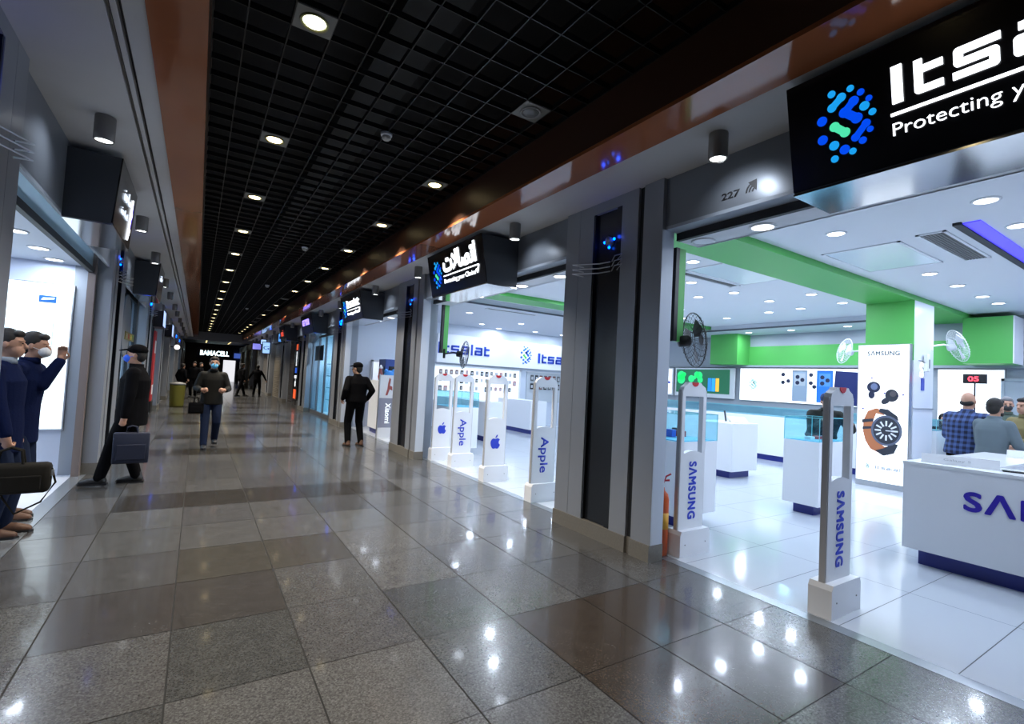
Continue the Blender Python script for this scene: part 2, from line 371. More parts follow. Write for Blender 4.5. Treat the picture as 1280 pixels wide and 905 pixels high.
# ------------------------------------------------------------------ columns
def column(side, k):
    y0 = BAY0+PER*k; X = lambda x: mx(x, side); s = side
    xb = 3.66
    mb = MB()
    yy = [(0, .23), (.30, .52), (.94, 1.16), (1.165, CW)]
    for a, b in yy: mb.box(X(3.50), X(xb), y0+a, y0+b, .15, ZS)
    mb.box(X(3.50), X(xb), y0+.52, y0+.94, 3.39, ZS)
    mb.box(X(3.53), X(xb), y0+.52, y0+.94, .12, .15)
    root = struct(mb, 'column', PANEL)
    mb = MB(); mb.box(X(3.53), X(xb), y0+.23, y0+.30, .15, ZS); mb.box(X(3.535), X(xb), y0+1.155, y0+1.17, .15, ZS); mb.build('slot', SLOT, root)
    mb = MB(); mb.box(X(3.54), X(xb), y0+.52, y0+.94, .15, 3.39); mb.box(X(3.51), X(3.55), y0+.52, y0+.60, .15, 3.39); mb.box(X(3.505), X(3.55), y0+.915, y0+.94, .15, 3.39); mb.build('dark_panel', DARK, root)
    mb = MB()
    for a, b in ((-.005, .235), (.295, .525), (.525, CW+.005)): mb.box(X(3.485), X(xb+.01), y0+a, y0+b, 0, .15)
    mb.box(X(3.515), X(xb), y0+.235, y0+.295, 0, .15); mb.build('stone_base', STONE, root)
    if side > 0 and k <= 2 or k < 1:
        mb = MB(); mb.box(X(xb), X(3.9), y0+(.20 if side > 0 else .02), y0+CW-.02, 0, ZS); mb.build('jamb', JAMB, root)
        mb = MB(); mb.box(X(3.504), X(xb), y0-.005, y0+.001, .15, 3.02); mb.build('side_cladding', mat('pale blue cladding', (.52, .57, .65), .4), root)
    else:
        mb = MB(); mb.box(X(xb), X(3.9), y0+.02, y0+CW-.02, 0, ZS); mb.build('jamb', mat('mid grey jamb', (.30, .33, .37), .4), root)
    return root
for k in range(-1, 10):
    column(1, k)
    if k >= 0: column(-1, k)
# header beams over each bay
def header(side, k, zlow=3.05, inner=True):
    y0 = BAY0+PER*k+CW; y1 = BAY0+PER*(k+1); X = lambda x: mx(x, side)
    mb = MB(); mb.box(X(3.545), X(3.66 if side > 0 else 3.57), y0, y1, zlow, ZS)
    root = struct(mb, 'wall_right_header' if side > 0 else 'wall_left_header', PANEL2)
    mb = MB(); mb.box(X(3.545), X(3.70 if side > 0 else 3.57), y0, y1, zlow-.03, zlow); mb.build('reveal', JAMB, root)
    if side > 0:
        mb = MB(); mb.box(X(3.70), X(3.745), y0, y1, zlow-.10, zlow+.05); mb.build('track', SLOT, root)
    if inner:
        mb = MB(); mb.box(X(3.745), X(4.02), y0, y1, zlow-.10, zlow-.06); mb.box(X(4.0), X(4.03), y0, y1, zlow-.10, ZS); mb.build('inner_soffit', WHITEW, root)
for k in range(-1, 10):
    header(1, k, inner=k <= 1); 
    if k >= 0: header(-1, k, zlow=2.86, inner=False)
# ------------------------------------------------------------------ phone shop shell (right, bays -1..2)
mb = MB(); mb.box(3.66, 14.2, -3.2, 14.7, 3.45, 3.5); struct(mb, 'ceiling_shop', WHITEW)
mb = MB(); mb.box(14.05, 14.2, -3.2, 14.7, 0, 3.45); struct(mb, 'wall_shop_back', GREYW)
mb = MB(); mb.box(3.66, 14.2, 14.6, 14.75, 0, 3.5); struct(mb, 'wall_shop_far', mat('pale blue wall', (.62, .68, .78), .5))
mb = MB(); mb.box(3.66, 14.2, -3.3, -3.2, 0, 3.5); struct(mb, 'wall_shop_near', WHITEW)
# lowered ceiling ring beyond the tray edge
mb = MB(); mb.box(3.9, 12.5, 10.0, 14.6, 3.33, 3.45); mb.box(12.5, 14.05, 4.2, 14.6, 3.33, 3.45); struct(mb, 'ceiling_shop_lower', mat('lower ceiling paint', (.60, .64, .70), .6))
mb = MB(); mb.box(3.95, 12.52, 9.97, 10.0, 3.30, 3.34); mb.box(12.47, 12.5, 4.2, 10.0, 3.30, 3.34); struct(mb, 'ceiling_shop_edge', mat('shadow gap strip', (.09, .10, .12), .6))
# green beams and columns
mb = MB(); mb.box(4.03, 14.05, 3.42, 4.16, 3.36, 3.45); mb.box(4.03, 14.05, 8.87, 9.5, 3.37, 3.45); struct(mb, 'ceiling_green_beam', GREEN)
mb = MB(); mb.box(10.55, 11.45, 3.42, 4.16, 0, 3.36); c1 = struct(mb, 'column_shop', mat('white column cladding', (.66, .70, .78), .25))
mb = MB(); mb.box(10.53, 10.55, 3.42, 4.16, 2.3, 3.36); mb.build('green_face', GREEN, c1)
mb = MB(); mb.box(10.545, 11.46, 3.40, 3.42, 1.45, 1.465); mb.build('seam', mat('grey seam', (.3, .32, .35), .5), c1)
mb = MB(); mb.lathe([(.06, 0), (.06, .004)], (0, 0, 0), 16)
text('S', 'column_lettering', emi('white column letter', (.9, .97, 1), .9), c1, (10.80, 3.415, 2.02), (1, 0, 0), (0, 0, 1), .26, bold=.03); mb.bm.free()
mb = MB(); mb.box(10.88, 11.0, 3.405, 3.42, 1.78, 2.0); mb.build('notice', mat('blue notice', (.05, .08, .4), .5), c1)
mb = MB(); mb.box(13.3, 14.05, 2.75, 3.5, 2.42, 3.36); c2 = struct(mb, 'column_shop', MATS['green paint'])
mb = MB(); mb.box(13.3, 13.95, 2.73, 2.75, 2.42, 3.36); mb.build('white_face', WHITEW, c2)
mb = MB(); mb.box(13.4, 14.05, 8.6, 9.5, 2.42, 3.37); struct(mb, 'column_shop', GREEN)
mb = MB(); mb.box(14.0, 14.05, 3.5, 8.6, 2.42, 2.98); struct(mb, 'wall_shop_green_band', GREEN)
mb = MB(); mb.box(13.9, 14.05, -3.2, 14.6, 2.36, 2.42); struct(mb, 'trim_3', mat('grey ledge', (.30, .34, .38), .6))
# ceiling access panels and vents
def vent(x0, x1, y0, y1, z, label, cat='vent', slats=True):
    r = empty('ceiling_vent' if slats else 'access_panel', ((x0+x1)/2, (y0+y1)/2, z), 0, label, cat)
    mb = MB(); a, b = (x1-x0)/2, (y1-y0)/2
    for q in ((-a, a, -b, -b+.03), (-a, a, b-.03, b), (-a, -a+.03, -b, b), (a-.03, a, -b, b)): mb.box(*q, -.012, 0)
    mb.build('frame', WHITEW, r)
    mb = MB()
    if slats:
        mb.box(-a+.03, a-.03, -b+.03, b-.03, -.003, 0); n = int((2*b-.06)/.03)
        for i in range(n): mb.box(-a+.03, a-.03, -b+.03+i*.03, -b+.045+i*.03, -.010, -.004)
        mb.build('slats', mat('dark vent', (.16, .16, .16), .6), r)
    else:
        mb.box(-a+.036, a-.036, -b+.036, b-.036, -.009, 0); mb.build('hatch', mat('frosted hatch', (.70, .80, .84), .25), r)
    return r
vent(6.85, 8.25, 2.38, 3.24, 3.45, 'large frosted square access panel in ceiling beside the green beam', 'ceiling panel', False)
vent(6.75, 8.35, 1.93, 2.2, 3.45, 'long grey slatted air vent in shop ceiling right of frosted panel')
vent(6.35, 7.9, 4.24, 5.0, 3.45, 'frosted square access panel in ceiling left of green beam', 'ceiling panel', False)
vent(6.6, 7.8, 4.17, 4.24, 3.45, 'narrow dark slot vent beside left frosted ceiling panel')
vent(6.4, 7.9, 5.05, 5.25, 3.45, 'pale slotted air vent on the far side of left frosted panel')
vent(5.9, 7.4, 10.4, 10.6, 3.33, 'thin slot vent in lower ceiling seen through the second shop opening')
r = empty('cove_light', (9.0, 1.68, 3.45), 0, 'blue glowing ceiling cove strip at the right edge of the shop ceiling', 'cove light')
mb = MB(); mb.box(-2.4, 4.6, -.07, .07, -.012, 0); mb.build('diffuser', emi('blue cove', (.08, .06, 1.), 1.0), r)
mb = MB(); mb.box(-2.45, 4.65, .07, .14, -.03, 0); mb.build('lip', SLOT, r)
# ------------------------------------------------------------------ shop downlights
def downlight_proto(lens, ring=WHITE, rad=.085):
    r = empty('downlight')
    mb = MB(); mb.lathe([(rad*1.25, 0), (rad*1.25, -.006), (rad, -.012), (rad, 0)], n=24); mb.build('ring', ring, r, True)
    mb = MB(); mb.lathe([(rad*.99, 0), (rad*.99, -.008)], n=24); mb.build('lens', lens, r)
    return r
dl0 = downlight_proto(E_LENSC); dl_used = False
def shop_light(x, y, z, label, grp, watt=W_SHOP, on=True):
    global dl_used
    r = dl0 if not dl_used else copy_tree(dl0); dl_used = True
    r.location = (x, y, z); tag(r, label, 'downlight', grp)
    if on: lamp('AREA', r, (0, 0, -.02), watt, C_SHOP, .16)
    return r
SL = []
for y, xs in ((1.43, (4.8, 6.0, 7.07, 8.3, 9.5, 10.7)), (2.72, (6.07, 8.9, 10.06, 11.3, 12.2)), (4.6, (6.0, 9.4, 10.6)), (5.5, (4.8, 7.15, 8.4, 9.6, 10.8)), (6.25, (6.0, 8.36, 10.9)), (7.5, (4.75, 6.2, 7.6, 9.4, 11.2)), (8.4, (5.2, 7.0, 8.8, 10.6))):
    for i, x in enumerate(xs): SL.append((x, y, 3.45, f'{ORD[i]} round white downlight from the corridor in shop ceiling row {round(y,1)} metres along'))
ROWN = {}
rows = sorted(set(s[1] for s in SL))
rowtxt = ['row nearest the blue cove', 'row along the long air vent', 'row just left of the green beam', 'second row left of the green beam', 'third row left of the green beam', 'row before the second green beam', 'row touching the second green beam']
for y in rows:
    for i, (x, yy, z, _) in enumerate([s for s in SL if s[1] == y]):
        shop_light(x, yy, z, f'round ceiling downlight, {ORD[i]} from the corridor in the {rowtxt[rows.index(y)]}', 'downlights in the phone shop ceiling')
for i, (x, y) in enumerate([(6.0, 11.6), (7.5, 13.6), (8.2, 12.4), (8.5, 14.2), (9.8, 13.9), (11.0, 13.9), (5.0, 12.9), (10.4, 11.6), (12.2, 12.2)]):
    shop_light(x, y, 3.33, f'round downlight, {ORD[i]} counted inward, in lower ceiling near the wordmark fascia', 'downlights in the far lower ceiling')
for i, (x, y) in enumerate([(13.3, 8.2), (13.3, 7.0), (13.2, 5.6), (13.2, 4.6), (13.3, 1.8), (13.3, .4)]):
    shop_light(x, y, 3.33 if y > 4.2 else 3.45, f'round downlight above the back counter, {ORD[i]} from left', 'downlights over the back counter')
for i, (x, y) in enumerate([(5.2, 0.), (7.6, 0.), (10., 0.), (12.2, 0.), (6.4, -1.6), (9., -1.6), (11.4, -1.6)]):
    shop_light(x, y, 3.45, f'round shop downlight beyond the right picture edge, {ORD[i]} inward', 'downlights beyond the picture edge')
shop_light(3.88, 2.30, 2.95, 'lit round downlight in the entrance soffit under unit number', 'entrance soffit lights', 1.5)
e = shop_light(3.88, 2.87, 2.95, 'unlit round downlight in entrance soffit beside the column', 'entrance soffit lights', on=False)
for c in e.children:
    if c.name.startswith('lens'): c.data = c.data.copy(); c.data.materials[0] = WHITE
for i, y in enumerate((5.0, 5.9, 7.2)):
    shop_light(3.88, y, 2.95, f'round downlight in second entrance soffit, {ORD[i]} from the column', 'second entrance soffit lights', 1.5)
for i, (x, y) in enumerate([(3.88, 10.9), (3.88, 11.6), (3.88, 12.6)]):
    shop_light(x, y, 2.95, f'round downlight in third entrance soffit, {ORD[i]} from the camera', 'third entrance soffit lights', 1.5)
# ------------------------------------------------------------------ corridor downlights in the grid
def corr_proto(on):
    r = empty('tile_downlight')
    mb = MB(); h = .124
    mb.rings([[( -h, -h, 0), (h, -h, 0), (h, h, 0), (-h, h, 0)], [(-h, -h, -.006), (h, -h, -.006), (h, h, -.006), (-h, h, -.006)]]); mb.build('plate', mat('grey light plate', (.17, .17, .16), .45), r)
    mb = MB(); mb.lathe([(.093, -.006), (.090, -.018), (.074, -.012), (.074, -.006)], n=28); mb.build('ring', mat('brass tinted ring', (.30, .28, .12), .35, .5) if on else mat('white ring', (.28, .29, .30), .4), r, True)
    mb = MB(); mb.lathe([(.073, -.006), (.066, -.013), (.03, -.016)], n=28); mb.build('lens', E_LENSW if on else mat('unlit lens', (.16, .17, .18), .3), r, True)
    return r
on0, off0 = corr_proto(True), corr_proto(False); used = {True: False, False: False}
for row, x, name in ((0, .51, 'left'), (1, 2.285, 'right')):
    for k in range(-1, 18):
        on = not (row == 1 and k in (-1, 0, 7, 9, 11, 12)) 
        r = (on0 if on else off0)
        if used[on]: r = copy_tree(r)
        used[on] = True
        r.location = (x, 3.48+2.04*k, ZG-.001)
        st = 'lit warm' if on else 'unlit'
        tag(r, f'{st} square-plated ceiling downlight, {ORD[k] if k >= 0 else "overhead"} along {name} row of black grid', 'downlight', f'{name} row of corridor downlights')
        if row == 0 and k == 0:
            for c in r.children:
                if c.name.startswith('lens'): c.data = c.data.copy(); c.data.materials[0] = E_LENSN
        if on: lamp('SPOT', r, (0, 0, -.03), W_CORR, C_WARM, .05, 104, blend=.6)
for i, (x, y) in enumerate([(1.40, 4.67), (1.57, 9.98), (1.5, 15.3), (1.5, 22.)]):
    r = empty('smoke_detector', (x, y, ZG), 0, f'white domed smoke detector on black ceiling grid, {ORD[i]} from the camera', 'smoke detector', 'smoke detectors')
    mb = MB(); mb.lathe([(.055, 0), (.055, -.02), (.05, -.03)], n=20); mb.build('base', WHITEW, r, True)
    mb = MB(); mb.lathe([(.042, -.03), (.045, -.05), (.03, -.065), (.0, -.068)], n=20); mb.build('sensor', mat('offwhite dome', (.45, .45, .44), .4), r, True)
# linear lights in the end hall
for i, x in enumerate((.55, 2.35)):
    r = empty('linear_light', (x, 49, 3.74), 0, f'long yellow linear ceiling light beyond the bulkhead, {"left" if i == 0 else "right"} one', 'ceiling light', 'linear lights')
    mb = MB(); mb.box(-.05, .05, -6, 6, -.03, 0); mb.build('diffuser', emi('yellow linear lens', (1, .75, .3), 1.6), r)
    mb = MB(); mb.box(-.065, -.05, -6, 6, -.035, 0); mb.box(.05, .065, -6, 6, -.035, 0); mb.build('housing', GREYP, r)
# ------------------------------------------------------------------ soffit cylinder lamps
def cyl_proto():
    r = empty('cylinder_lamp')
    mb = MB(); mb.lathe([(.068, 0), (.07, -.01), (.07, -.19), (.062, -.20), (.058, -.17)], n=24); mb.build('body', mat('grey lamp body', (.22, .21, .20), .4, .4), r, True)
    mb = MB(); mb.lathe([(.057, -.165), (.057, -.188)], n=24); mb.build('lens', emi('cylinder lens', (.95, .98, 1.), 9), r)
    return r
cy0 = cyl_proto(); cu = False
for side, sn in ((1, 'right'), (-1, 'left')):
    n = 0
    for k in range(-1, 7):
        y0 = BAY0+PER*k+CW; y1 = BAY0+PER*(k+1)
        for y in (y0+.65, y1-.77 if k == 0-1 else y1-.45):
            if y < 1.5 or y > YBULK-.3: continue
            r = cy0 if not cu else copy_tree(cy0); cu = True
            r.location = (mx(3.19, side), y, ZS)
            tag(r, f'grey cylinder spotlight under the {sn} soffit, {ORD[n]} along that side', 'spotlight', f'{sn} soffit cylinder lamps'); n += 1
            lamp('SPOT', r, (.0, 0, -.205), W_SOFF, C_COOL, .03, 110, rot=(0, (-1 if side > 0 else 1)*math.radians(56), 0), blend=1.0)
# ------------------------------------------------------------------ sign boxes
def sign_box(side, yc, L, d_top, d_bot, label, cat='sign', name='shop_sign', z0=2.815, z1=3.445, glow=None, face=None):
    """tapered light box hanging from the header; origin at its bottom centre on the wall. ex runs along the text"""
    r = empty(name, (mx(3.545, side), yc, z0), 0, label, cat); s = -side
    t, b = 3.545-d_top, 3.545-d_bot; Z = z1-z0
    mb = MB(); mb.prism([(0, .0), (s*b, 0.0), (s*t, Z), (0, Z)], -L/2, L/2, 'y'); mb.build('housing', BOXSIDE, r)
    mb = MB(); off = .012
    mb.prism([(s*b, .012), (s*(b+off), .012), (s*(t+off), Z), (s*t, Z)], -L/2, L/2, 'y'); mb.build('face', face or SIGNB, r)
    mb = MB(); mb.prism([(0, -.012), (s*(b+off), -.012), (s*(b+off), .0), (0, 0)], -L/2, L/2, 'y'); mb.build('bottom_panel', CHROME, r)
    ex = Vector((0, -side, 0)); ey = Vector((s*(t-b), 0, Z)).normalized()
    org = Vector((s*(b+off+.001), side*L/2, 0))
    return r, org, ex, ey
EM = [emi('blue emblem', (.0, .07, .85), 1.0, (0, 0, 0)), emi('cyan emblem', (.01, .35, .85), 1.0, (0, 0, 0)), emi('green emblem', (.08, .80, .42), 1.0, (0, 0, 0))]
def T_at(org, ex, ey, u, v): return frame_mat(Vector(org)+Vector(ex)*u+Vector(ey)*v, ex, ey)
def itsalat_sign(k, arabic, label):
    yc = BAY0+PER*k-1.40-.87 if k else 1.63-.875
    yc = 1.63-.875+PER*k+ (0 if k == 0 else .0)
    r, org, ex, ey = sign_box(1, yc, 1.75, 2.97, 3.09, label)
    globe(EM, r, T_at(org, ex, ey, .32, .315))
    if not arabic:
        put(wordmark('Itsalat', 1.08, .19, .034, .012), 'wordmark', E_WHITE, r, T_at(org, ex, ey, .53, .318))
    else:
        text('\uFE95\uFEFB\uFE8E\uFEBC\uFE97\uFE8D', 'wordmark', E_WHITE, r, Vector(org)+ex*.54+ey*.33, ex, ey, .25, depth=.012, bold=.035, width=1.02)
    mb = MB(); mb.T = T_at(org, ex, ey, .53, .258); mb.box(0, 1.08, 0, .014, 0, .012); mb.T = Matrix.Identity(4); mb.build('underline', E_WHITE, r)
    text('Protecting your Choice', 'tagline', E_WHITE, r, Vector(org)+ex*.535+ey*.155, ex, ey, .068, depth=.008, width=.97, bold=-.012)
    mb = MB(); mb.T = T_at(org, ex, ey, 1.52, .16); mb.prism([(0, .04), (.02, .03), (.03, .0), (.05, .0), (.10, .10), (.08, .10), (.038, .035), (.02, .06)], 0, .01, 'z'); mb.T = Matrix.Identity(4); mb.build('tick', E_WHITE, r)
    return r
itsalat_sign(0, False, 'large black lit sign with globe of dots and white Latin wordmark, nearest on right')
itsalat_sign(1, True, 'black lit sign with dotted globe and bold Arabic wordmark over second opening')
itsalat_sign(2, False, 'smaller black lit sign with white wordmark above the hooded man')
# right bay 3: tilted purple sign; bay 4 red; then blade signs
r, org, ex, ey = sign_box(1, 17.9, 1.9, 3.0, 3.12, 'black shop sign with purple and white glowing letters above curved showcase')
text('GET YOUR', 'lettering', emi('violet letters', (.35, .25, 1.), 2.), r, org+ex*.25+ey*.30, ex, ey, .2, width=1.2, bold=.02)
r, org, ex, ey = sign_box(1, 23.6, 1.5, 3.0, 3.12, 'black shop sign with dim red lettering above the black pillar banner')
text('mi', 'lettering', emi('red letters', (1., .10, .06), .8), r, org+ex*.4+ey*.2, ex, ey, .28, width=.6)
def blade(x, y, z0, z1, wdt, col, st, label, side=1, letters=None):
    r = empty('blade_sign', (mx(3.5, side), y, z0), 0, label, 'sign', 'blade signs down the corridor'); s = -side
    mb = MB(); mb.box(s*.0, s*(wdt+.06), -.05, .05, 0, z1-z0); mb.build('housing', BLKP, r)
    mb = MB(); mb.box(s*.05, s*(wdt+.03), -.062, -.05, .04, z1-z0-.04); mb.build('face', emi('blade '+str(col), col, st), r)
    if letters: text(letters, 'lettering', BLUEL, r, (min(s*.08, s*wdt), -.064, (z1-z0)*.35), (1, 0, 0), (0, 0, 1), (z1-z0)*.3, width=wdt*.8, depth=.004)
    return r
blade(0, 25.1, 2.8, 3.25, .38, (.12, .40, 1.), 1.0, 'small blue glowing blade sign high on right, beyond the red sign', letters='E')
blade(0, 31.5, 2.4, 3.1, .38, (.35, .6, 1.), 1.1, 'tall pale blue blade sign on right side far down the corridor', letters='G')
blade(0, 33.5, 3.0, 3.35, .3, (.4, .6, 1.), 1.0, 'round-looking white blue blade sign high on the far right')
blade(0, 36.3, 2.75, 3.2, .5, (.3, .3, 1.), .8, 'dim violet blade sign near the bulkhead on right')
# left signs
AR = '\uFEE6\uFEF4\uFEE3\uFE8E\uFEB3'
E_SMALL = emi('soft lit letters', (.75, .85, 1.), 1.2)
def left_sign(k, label, words, em):
    yc = 6.45+PER*(k-1)
    if k == 3: yc -= .3
    r, org, ex, ey = sign_box(-1, yc, 1.25, 3.16, 3.20, label)
    text(words[0], 'lettering', E_SMALL, r, org+ex*.35+ey*.38, ex, ey, .10, width=.45, bold=.01)
    if words[1]: text(words[1], 'small_lettering', E_SMALL, r, org+ex*.3+ey*.22, ex, ey, .06, width=.45, bold=.005)
    if em:
        mb = MB(); mb.T = T_at(org, ex, ey, .98, .30); mb.prism([(0, -.16), (.10, -.08), (.12, .06), (.06, .18), (0, .2), (.0, .0)], 0, .004, 'z'); mb.T = Matrix.Identity(4); mb.build('emblem', emi('violet emblem', (.10, .03, .8), .8), r)
        mb = MB(); mb.T = T_at(org, ex, ey, .95, .28); mb.box(-.012, .012, -.22, .22, 0, .012); mb.prism([(0, 0), (.05, .04), (.06, .08), (.03, .08), (0, .03)], 0, .012, 'z'); mb.prism([(0, -.2), (.06, -.14), (.08, -.09), (.05, -.09), (0, -.14)], 0, .012, 'z'); mb.T = Matrix.Identity(4); mb.build('antler_mark', E_WHITE, r)
    return r
left_sign(1, 'black box sign with small white Arabic letters and violet emblem, nearest on left', (AR, '\uFEE6\uFEF4\uFEE3\uFE8E\uFEB3\uFE8E'), True)
left_sign(2, 'second black box sign on the left with white glowing strokes', (AR, ''), False)
for k, nm in ((3, 'third'), (4, 'fourth')):
    r = empty('panel_sign', (-1.06, 17.2+5.64*(k-3), 2.55), 0, f'pale blue lit panel sign projecting on left wall, {ORD[k-3]} of two', 'sign', 'left lit panel signs')
    mb = MB(); mb.box(-.045, .18, -.5, .5, 0, .45); mb.build('housing', BLKP, r)
    mb = MB(); mb.box(.18, .19, -.46, .46, .04, .46); mb.build('face', emi('pale blue sign face', (.45, .6, 1.), 1.2), r)
r = empty('round_sign', (-.82, 26.6, 2.3), 0, 'small round white glowing sign far down the left side', 'sign')
mb = MB(); mb.lathe([(.11, -.04), (.11, .04)], (0, 0, 0), 20, 'y'); mb.build('disc', emi('round sign face', (1, .97, .9), 1.2), r)
mb = MB(); mb.box(-.24, -.10, -.02, .02, -.02, .02); mb.build('bracket', BLKP, r)
# end sign
r = empty('end_wall_sign', (.1, YEND-.12, 2.35), 0, 'dark fascia sign with white glowing capitals closing the far corridor end', 'sign')
mb = MB(); mb.box(-.3, 2.9, 0, .12, 0, .95); mb.build('board', SIGNB, r)
text('BAMACELL', 'lettering', emi('pale cyan letters', (.75, .95, 1), 2.6), r, (.05, -.001, .25), (1, 0, 0), (0, 0, 1), .48, width=2.5, bold=.03)
mb = MB(); mb.box(3.0, 4.0, -.2, 0, .1, .6); mb.build('side_board', emi('dim blue end board', (.1, .2, .8), .5), r)
# unit number on header
r = empty('unit_number', (3.545, 2.40, 3.13), 0, 'dark unit number 227 with small wave mark on grey header', 'number')
DKT = mat('black vinyl', (.01, .01, .012), .5)
text('227', 'digits', DKT, r, (-.001, .06, 0), (0, -1, 0), (0, 0, 1), .055, width=.16, bold=.02, depth=.003)
mb = MB(); mb.T = frame_mat((-.001, -.15, 0), (0, -1, 0), (0, 0, 1))
for rr_ in (.03, .055, .08):
    pts = [(rr_*math.cos(a), rr_*math.sin(a)) for a in [math.pi/2+math.pi/2*i/6 for i in range(7)]]; pts2 = [((rr_-.012)*math.cos(a), (rr_-.012)*math.sin(a)) for a in [math.pi/2+math.pi/2*i/6 for i in range(7)]][::-1]
    mb.prism([(x+.08, y) for x, y in pts+pts2], 0, .003, 'z')
mb.prism([(.02, .08), (.09, .09), (.09, .0)], 0, .0025, 'z'); mb.T = Matrix.Identity(4); mb.build('wave_mark', DKT, r)
# ------------------------------------------------------------------ blue LED fixtures and rod sculptures on the columns
def led(side, k, sn, n):
    y0 = BAY0+PER*k; X = mx(3.54, side); s = -side
    r = empty('blue_wall_light', (X, y0+.70, 3.06), 0, f'small blue LED wall light on dark column panel, {sn} side, {ORD[n]} column', 'wall light', f'{sn} blue wall lights')
    mb = MB(); mb.lathe([(.045, 0), (.045, s*.05), (.03, s*.06)] if s > 0 else [(.045, 0), (.045, -.05), (.03, -.06)], (0, 0, 0), 16, 'x'); mb.build('housing', GREYP, r, True)
    for dy, dz in ((-.07, .01), (.07, .0), (0, -.065)):  # the far LED stands in for a reflection in the glossy panel frame
        mb = MB(); mb.ell((s*.03, dy, dz), (.012, .014, .014) if k < 2 else (.035, .04, .04)); mb.build('led', E_BLUE, r, True)
    lamp('POINT', r, (s*.06, -.11, .03), .25, (.02, .08, 1.), .02); lamp('POINT', r, (s*.06, .11, .02), .25, (.02, .08, 1.), .02)
    q = empty('rod_sculpture', (X, y0+.70, 2.80), 0, f'bent metal rods across the dark column panel, {sn} side, {ORD[n]} column', 'wall sculpture', f'{sn} rod sculptures')
    for i in range(3):
        z = i*.05-.05; mb = MB()
        mb.tube([(0, -.02, z), (s*.06, -.12, z+.03), (s*.14, -.30, z+.0), (s*.06, -.16, z-.02)], .006); mb.tube([(0, 0, z), (s*.05, .12, z-.01), (s*.16, .42, z+.01), (s*.10, .30, z-.03)], .006); mb.build('rod', STEEL, q)
for side, sn, ks in ((1, 'right', range(0, 7)), (-1, 'left', range(0, 7))):
    for n, k in enumerate(ks): led(side, k, sn, n)
# ------------------------------------------------------------------ security gates
GW = mat('white gate plastic', (.80, .82, .86), .35)
def gate(x, y, brand, label, base=True):
    r = empty('security_gate', (x, y, 0), 0, label, 'security gate', f'{brand} security gates')
    w, hgt, zt = .36, 1.62, 1.44
    # panel outline with rounded top and window cut
    def arch(w0, z0, z1, rad, n=6):
        pts = [(0, z0)]
        pts += [(0, z1-rad)]+[(rad-rad*math.cos(math.pi/2*i/n), z1-rad+rad*math.sin(math.pi/2*i/n)) for i in range(1, n+1)]
        pts += [(w0-rad+rad*math.sin(math.pi/2*i/n), z1-rad+rad*math.cos(math.pi/2*i/n)) for i in range(0, n+1)]+[(w0, z0)]
        return pts
    mb = MB(); zl, zh, m = .95, 1.50, .045
    mb.box(0, w, -.025, .025, 0, zl)
    mb.box(0, m, -.025, .025, zl, zh); mb.box(w-m, w, -.025, .025, zl, zh)
    top = [(0, zh), (0, 1.54), (.02, 1.59), (.07, 1.615), (w/2-.09, 1.635), (w/2+.09, 1.635), (w-.07, 1.615), (w-.02, 1.59), (w, 1.54), (w, zh)]
    mb.prism(top, -.025, .025, 'y')
    arcp = [(m, zl)]+[(m+(w-2*m)*i/8, zl+.025*math.sin(math.pi*i/8)) for i in range(9)]+[(w-m, zl)]
    mb.prism(arcp[1:-1], -.0245, .0245, 'y')
    bmesh.ops.remove_doubles(mb.bm, verts=mb.bm.verts[:], dist=.0004); mb.build('panel', GW, r)
    mb = MB(); mb.box(-.010, 0, -.02, .02, 0, 1.56); mb.box(w, w+.010, -.02, .02, 0, 1.56); mb.build('edge_rail', mat('grey edge rail', (.50, .50, .51), .4, .1), r)
    mb = MB(); mb.prism([(-.03, 0), (-.03, .20), (-.01, .235), (w+.03, .235), (w+.05, .20), (w+.05, 0)], -.08, .08, 'y'); mb.build('foot', GW, r)
    mb = MB(); mb.prism([(w/2+.05*math.cos(a), 1.637+.042*math.sin(a)) for a in [math.pi+math.pi*i/12 for i in range(13)]], -.029, .029, 'y'); mb.build('alarm_light', RED, r)
    for bx in (.04, w-.02):
        mb = MB(); mb.lathe([(.006, -.083), (.006, -.08)], (bx, 0, .11), 8, 'y'); mb.build('screw', GREYP, r)
    if brand == 'samsung': text('S\u039BMSUNG', 'lettering', BLUEL, r, (w/2-.045, -.026, .87), (0, 0, -1), (1, 0, 0), .105, width=.54, fat=.0045, spacing=1.15, depth=.003)
    if brand == 'word': text('Apple', 'lettering', BLUEL, r, (w/2-.05, -.026, .84), (0, 0, -1), (1, 0, 0), .125, width=.47, bold=.012, depth=.003)
    if brand == 'fruit': apple(MB(), 1, Matrix.Identity(4)); mb = apple(MB(), .20, frame_mat((w/2, -.026, .52), (1, 0, 0), (0, 0, 1))); mb.build('fruit_mark', BLUEL, r)
    return r
gate(3.86, 1.76, 'samsung', 'white security gate with SAMSUNG lettering, nearest to the camera')
gate(3.90, 3.07, 'samsung', 'white security gate with SAMSUNG lettering beside the fire extinguisher')
gate(3.76, 5.28, 'word', 'white security gate reading Apple, closest to the thick column')
gate(3.80, 6.60, 'fruit', 'white security gate with blue apple mark between two lettered gates')
gate(3.86, 7.85, 'word', 'white security gate reading Apple, farther of the two lettered ones')
gate(3.80, 8.58, 'fruit', 'white security gate with blue apple mark touching the far jamb')
